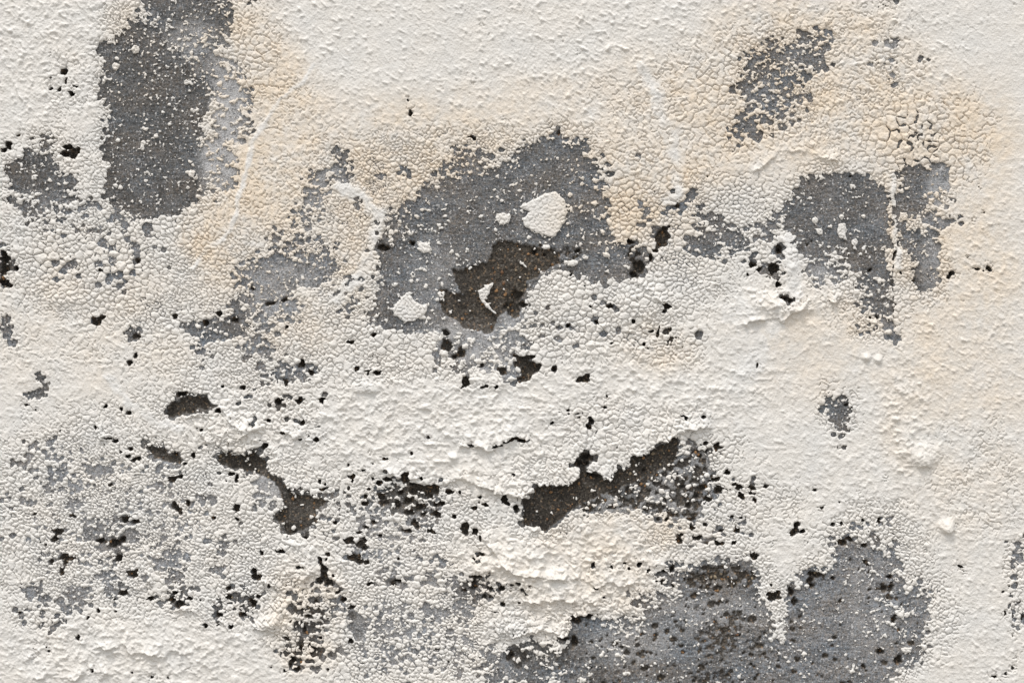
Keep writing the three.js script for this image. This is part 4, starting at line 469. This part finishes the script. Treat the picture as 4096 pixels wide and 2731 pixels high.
// paint film: marching squares over S, one mesh for each connected piece
{
  let vx = new Float32Array(NV * 2), vy = new Float32Array(NV * 2), vz = new Float32Array(NV * 2), nX = new Float32Array(NV * 2), nY = new Float32Array(NV * 2), nZ = new Float32Array(NV * 2), n = 0;
  const gid = new Int32Array(NV).fill(-1), hid = new Int32Array(NV).fill(-1), vid = new Int32Array(NV).fill(-1);
  const grad = (A, i, j) => { const a = Math.max(0, i - 1), b = Math.min(GW - 1, i + 1), c = Math.max(0, j - 1), d = Math.min(GH - 1, j + 1); return [(A[j * GW + b] - A[j * GW + a]) / ((b - a) * H), (A[d * GW + i] - A[c * GW + i]) / ((d - c) * H)]; };
  const corner = (i, j) => { const k = j * GW + i; if (gid[k] >= 0) return gid[k]; const [gx, gy] = grad(Z, i, j), l = Math.hypot(gx, gy, 1); vx[n] = X0 + i * H; vy[n] = Y0 + j * H; vz[n] = Z[k]; nX[n] = -gx / l; nY[n] = -gy / l; nZ[n] = 1 / l; return (gid[k] = n++); };
  const cross = (i, j, I, J) => { // zero of S between two grid points; i,j is the upper or left one
    const T = j === J ? hid : vid, k = j * GW + i; if (T[k] >= 0) return T[k];
    const k2 = J * GW + I, t = clamp(S[k] / (S[k] - S[k2]), 0.04, 0.96);
    const [gx, gy] = grad(Z, i, j), [hx, hy] = grad(Z, I, J), [sx, sy] = grad(S, i, j), [tx, ty] = grad(S, I, J);
    let ox = -(sx + tx), oy = -(sy + ty), ol = Math.hypot(ox, oy) + 1e-6; ox /= ol; oy /= ol;
    const zi = S[k] > 0 ? Z[k] : Z[k2];
    vx[n] = X0 + (i + (I - i) * t) * H; vy[n] = Y0 + (j + (J - j) * t) * H; vz[n] = lerp(lerp(Z[k], Z[k2], t), zi, 0.6) - 0.12;
    let ax = -(gx + hx) / 2 + ox * 0.9, ay = -(gy + hy) / 2 + oy * 0.9, l = Math.hypot(ax, ay, 1); nX[n] = ax / l; nY[n] = ay / l; nZ[n] = 1 / l; return (T[k] = n++);
  };
  const tri = [], rim = [], par = new Int32Array(NV * 2); for (let i = 0; i < par.length; i++) par[i] = i;
  const find = (a) => { while (par[a] !== a) { par[a] = par[par[a]]; a = par[a]; } return a; };
  const join = (a, b) => { a = find(a); b = find(b); if (a !== b) par[b] = a; };
  const ring = [], kind = [];
  for (let j = 0; j + 1 < GH; j++) for (let i = 0; i + 1 < GW; i++) {
    const k = j * GW + i, A = S[k] > 0, B = S[k + 1] > 0, C = S[k + GW + 1] > 0, D = S[k + GW] > 0, c = A + B + C + D;
    if (!c) continue;
    ring.length = kind.length = 0;
    if (A) { ring.push(corner(i, j)); kind.push(0); } if (A !== B) { ring.push(cross(i, j, i + 1, j)); kind.push(A ? 1 : 2); }
    if (B) { ring.push(corner(i + 1, j)); kind.push(0); } if (B !== C) { ring.push(cross(i + 1, j, i + 1, j + 1)); kind.push(B ? 1 : 2); }
    if (C) { ring.push(corner(i + 1, j + 1)); kind.push(0); } if (C !== D) { ring.push(cross(i, j + 1, i + 1, j + 1)); kind.push(C ? 1 : 2); }
    if (D) { ring.push(corner(i, j + 1)); kind.push(0); } if (D !== A) { ring.push(cross(i, j, i, j + 1)); kind.push(D ? 1 : 2); }
    if (c === 2 && A === C) { // two opposite corners: keep them apart
      for (let q = 0; q < ring.length; q++) if (kind[q] === 0) { const m = ring.length, l = ring[(q + m - 1) % m], r = ring[(q + 1) % m]; tri.push(ring[q], r, l); join(ring[q], r); join(ring[q], l); rim.push(r, l); }
      continue;
    }
    for (let q = 2; q < ring.length; q++) { tri.push(ring[0], ring[q - 1], ring[q]); }
    for (let q = 1; q < ring.length; q++) join(ring[0], ring[q]);
    for (let q = 0; q < ring.length; q++) if (kind[q] === 1) { const e = (q + 1) % ring.length; if (kind[e] === 2) rim.push(ring[q], ring[e]); }
  }
  const comp = new Map();
  const get = (v) => { const r = find(v); let c = comp.get(r); if (!c) comp.set(r, c = { t: [], r: [], a: 0 }); return c; };
  for (let q = 0; q < tri.length; q += 3) {
    const c = get(tri[q]), a = tri[q], b = tri[q + 1], d = tri[q + 2]; c.t.push(a, b, d);
    c.a += Math.abs((vx[b] - vx[a]) * (vy[d] - vy[a]) - (vx[d] - vx[a]) * (vy[b] - vy[a])) / 2;
  }
  for (let q = 0; q < rim.length; q += 2) get(rim[q]).r.push(rim[q], rim[q + 1]);
  const list = [...comp.values()].filter((c) => c.a > 0.5).sort((a, b) => b.a - a.a);
  console.log('paint pieces', list.length, 'largest', list.slice(0, 8).map((c) => Math.round(c.a)), 'triangles', tri.length / 3, 'rim', rim.length / 2);
  const sag = (v) => 0.42 * Math.max(0, samp(HGT, vx[v], vy[v]) - 0.4);   // lips hang over
  const emit = (name, cs) => {
    const map = new Map(), pos = [], nor = [], uv = [], idx = [];
    const put = (v) => { let m = map.get(v); if (m === undefined) { m = pos.length / 3; map.set(v, m); pos.push(wx(vx[v]), wy(vy[v] + sag(v)), vz[v] / 1000); nor.push(nX[v], -nY[v], nZ[v]); uv.push(U(vx[v]), V(vy[v])); } return m; };
    for (const c of cs) {
      for (let q = 0; q < c.t.length; q += 3) idx.push(put(c.t[q]), put(c.t[q + 2]), put(c.t[q + 1]));
      for (let q = 0; q < c.r.length; q += 2) {
        const a = c.r[q], b = c.r[q + 1], m = pos.length / 3;
        let ex = vx[b] - vx[a], ey = vy[b] - vy[a]; const l = Math.hypot(ex, ey) + 1e-6; ex /= l; ey /= l;
        const ox = ey, oy = -ex, cut = 0.25;    // outward, in wall axes
        const zb = Math.min(concreteZ(vx[a], vy[a]) - 0.4, vz[a] - 0.3);
        for (const [v, dz] of [[a, 0], [b, 0], [a, 1], [b, 1]]) { pos.push(wx(vx[v] - ox * cut * dz), wy(dz ? vy[v] - oy * cut : vy[v] + sag(v)), (dz ? zb : vz[v]) / 1000); nor.push(ox, -oy, 0.15); uv.push(U(vx[v]), V(vy[v])); }
        idx.push(m, m + 1, m + 2, m + 2, m + 1, m + 3);
      }
    }
    return mesh(name, pos, nor, uv, idx, paintMat, wall);
  };
  emit('paint_film', [list[0]]).userData.label = 'white and cream paint film still holding to the wall';
  list.slice(1, 301).forEach((c) => emit('paint_flake', [c]));
  emit('paint_chips', list.slice(301)).userData.kind = 'stuff';
}

// grit and pebbles of the brown core
{
  const icos = [0, 1, 2].map((q) => { const g = new THREE.IcosahedronGeometry(1, 1), p = g.attributes.position; for (let i = 0; i < p.count; i++) { const x = p.getX(i), y = p.getY(i), z = p.getZ(i), s = 1 + 0.22 * Math.sin(3.1 * x + q * 2 + 1.7 * y) + 0.15 * Math.cos(2.7 * z - q + 2 * y); p.setXYZ(i, x * s, y * s * 0.85, z * s * 0.8); } g.computeVertexNormals(); return g; });
  const mats = [[0.3, 0.17, 0.08], [0.24, 0.19, 0.13], [0.2, 0.11, 0.06], [0.33, 0.27, 0.19], [0.14, 0.13, 0.12], [0.1, 0.085, 0.07]].map(([r, g, b]) => { const m = new THREE.MeshStandardMaterial({ roughness: 0.8, bumpMap: grainFine, bumpScale: 0.0003 }); m.color.setRGB(r, g, b); return m; });
  const found = [];
  for (let i = 0; i < 60000; i++) {
    const x = X0 + 30 + rnd() * (FW - 60), y = Y0 + 30 + rnd() * (FH - 60), b = samp(BROWN, x, y), s = S[Math.round((y - Y0) / H) * GW + Math.round((x - X0) / H)], q = rnd(), m = rnd();
    if (b > 0.45 && s < -0.6 && q < 0.22) found.push([x, y, 0.55 + 1.5 * Math.pow(rnd(), 3), m]);
  }
  found.sort((a, b) => b[2] - a[2]);
  found.slice(0, 220).forEach(([x, y, r, m], i) => {
    const o = new THREE.Mesh(icos[i % 3], mats[(m * m * 6) | 0]); o.name = 'pebble'; o.castShadow = o.receiveShadow = true;
    o.position.set(wx(x), wy(y), (concreteZ(x, y) + r * 0.2) / 1000); o.scale.setScalar(r / 1000); o.rotation.set(m * 20, m * 33, m * 51); concrete.add(o);
  });
  const rest = found.slice(220, 6000), inst = new THREE.InstancedMesh(new THREE.IcosahedronGeometry(1, 0), new THREE.MeshStandardMaterial({ roughness: 0.85 }), rest.length), M = new THREE.Object3D(), col = new THREE.Color();
  rest.forEach(([x, y, r, m], i) => { M.position.set(wx(x), wy(y), (concreteZ(x, y) + r * 0.2) / 1000); M.scale.setScalar(r / 1000); M.rotation.set(m * 20, m * 33, m * 51); M.updateMatrix(); inst.setMatrixAt(i, M.matrix); const c = mats[(m * m * 6) | 0].color; inst.setColorAt(i, col.copy(c).multiplyScalar(0.55)); });
  inst.name = 'sand_grains'; inst.userData.kind = 'stuff'; inst.castShadow = inst.receiveShadow = true; concrete.add(inst);
}

// the wall goes on beyond the photograph
{
  const small = new Uint8Array(512 * 512 * 4);
  for (let j = 0; j < 512; j++) for (let i = 0; i < 512; i++) { const k = 4 * (j * 512 + i), t = clamp(0.25 + 0.5 * NB[((j << 1) & 1023) * NS + ((i << 1) & 1023)] * 0.4 + 0.3 * NA[(j >> 3) * NS + (i >> 3)], 0, 1); small[k] = e8(0.735); small[k + 1] = e8(lerp(0.725, 0.625, t)); small[k + 2] = e8(lerp(0.7, 0.475, t)); small[k + 3] = 255; }
  const outer = new THREE.MeshStandardMaterial({ map: asTex(small, 512, 512, true), roughness: 0.88, bumpMap: grainTex.clone(), bumpScale: 0.0012 });
  outer.bumpMap.repeat.set(1, 1); outer.bumpMap.needsUpdate = true;
  const L = -3000, R = 3000, T = -1100, B = 341.4 + EYE_Y * 1000, x1 = X0 + (GW - 1) * H, y1 = Y0 + (GH - 1) * H;
  const sheet = (xa, ya, xb, yb) => {
    const nx = Math.max(1, Math.round((xb - xa) / 12)), ny = Math.max(1, Math.round((yb - ya) / 12)), pos = [], nor = [], uv = [], idx = [];
    const zz = (x, y) => 1.6 + 1.4 * fbm(x, y, 90) * sstep(0, 60, Math.max(X0 - x, x - x1, Y0 - y, y - y1)) ;
    for (let j = 0; j <= ny; j++) for (let i = 0; i <= nx; i++) {
      const x = lerp(xa, xb, i / nx), y = lerp(ya, yb, j / ny), gx = (zz(x + 4, y) - zz(x - 4, y)) / 8, gy = (zz(x, y + 4) - zz(x, y - 4)) / 8, l = Math.hypot(gx, gy, 1);
      pos.push(wx(x), wy(y), zz(x, y) / 1000); nor.push(-gx / l, gy / l, 1 / l); uv.push(x / 400, -y / 400);
    }
    for (let j = 0; j < ny; j++) for (let i = 0; i < nx; i++) { const a = j * (nx + 1) + i, b = a + 1, c = a + nx + 1, d = c + 1; idx.push(a, c, b, b, c, d); }
    mesh('outer_paint', pos, nor, uv, idx, outer, wall);
  };
  sheet(L, T, R, Y0); sheet(L, y1, R, B); sheet(L, Y0, X0, y1); sheet(x1, Y0, R, y1);
  const body = new THREE.Mesh(new THREE.BoxGeometry(6.0, EYE_Y + 1.1 + 0.341, 0.24), new THREE.MeshStandardMaterial({ color: new THREE.Color().setRGB(0.12, 0.115, 0.105), roughness: 0.95 }));
  body.name = 'wall_core'; body.position.set(0, (EYE_Y + 1.1 + 0.341) / 2, -0.132); body.castShadow = body.receiveShadow = true; wall.add(body);
  const cap = new THREE.Mesh(new THREE.BoxGeometry(6.04, 0.05, 0.28), new THREE.MeshStandardMaterial({ color: new THREE.Color().setRGB(0.35, 0.34, 0.32), roughness: 0.9 }));
  cap.name = 'coping'; cap.position.set(0, EYE_Y + 1.441 + 0.026, -0.13); cap.castShadow = cap.receiveShadow = true; wall.add(cap);
}
{
  const g = new THREE.Mesh(new THREE.PlaneGeometry(160, 160), new THREE.MeshStandardMaterial({ color: new THREE.Color().setRGB(0.24, 0.225, 0.2), roughness: 0.95, bumpMap: grainTex.clone(), bumpScale: 0.004 }));
  g.material.bumpMap.repeat.set(200, 200); g.material.bumpMap.needsUpdate = true;
  g.rotation.x = -Math.PI / 2; g.name = 'ground'; g.userData = { kind: 'structure', label: 'pale gravelly ground in front of the wall' }; g.receiveShadow = true; scene.add(g);
}

renderer.render(scene, camera);
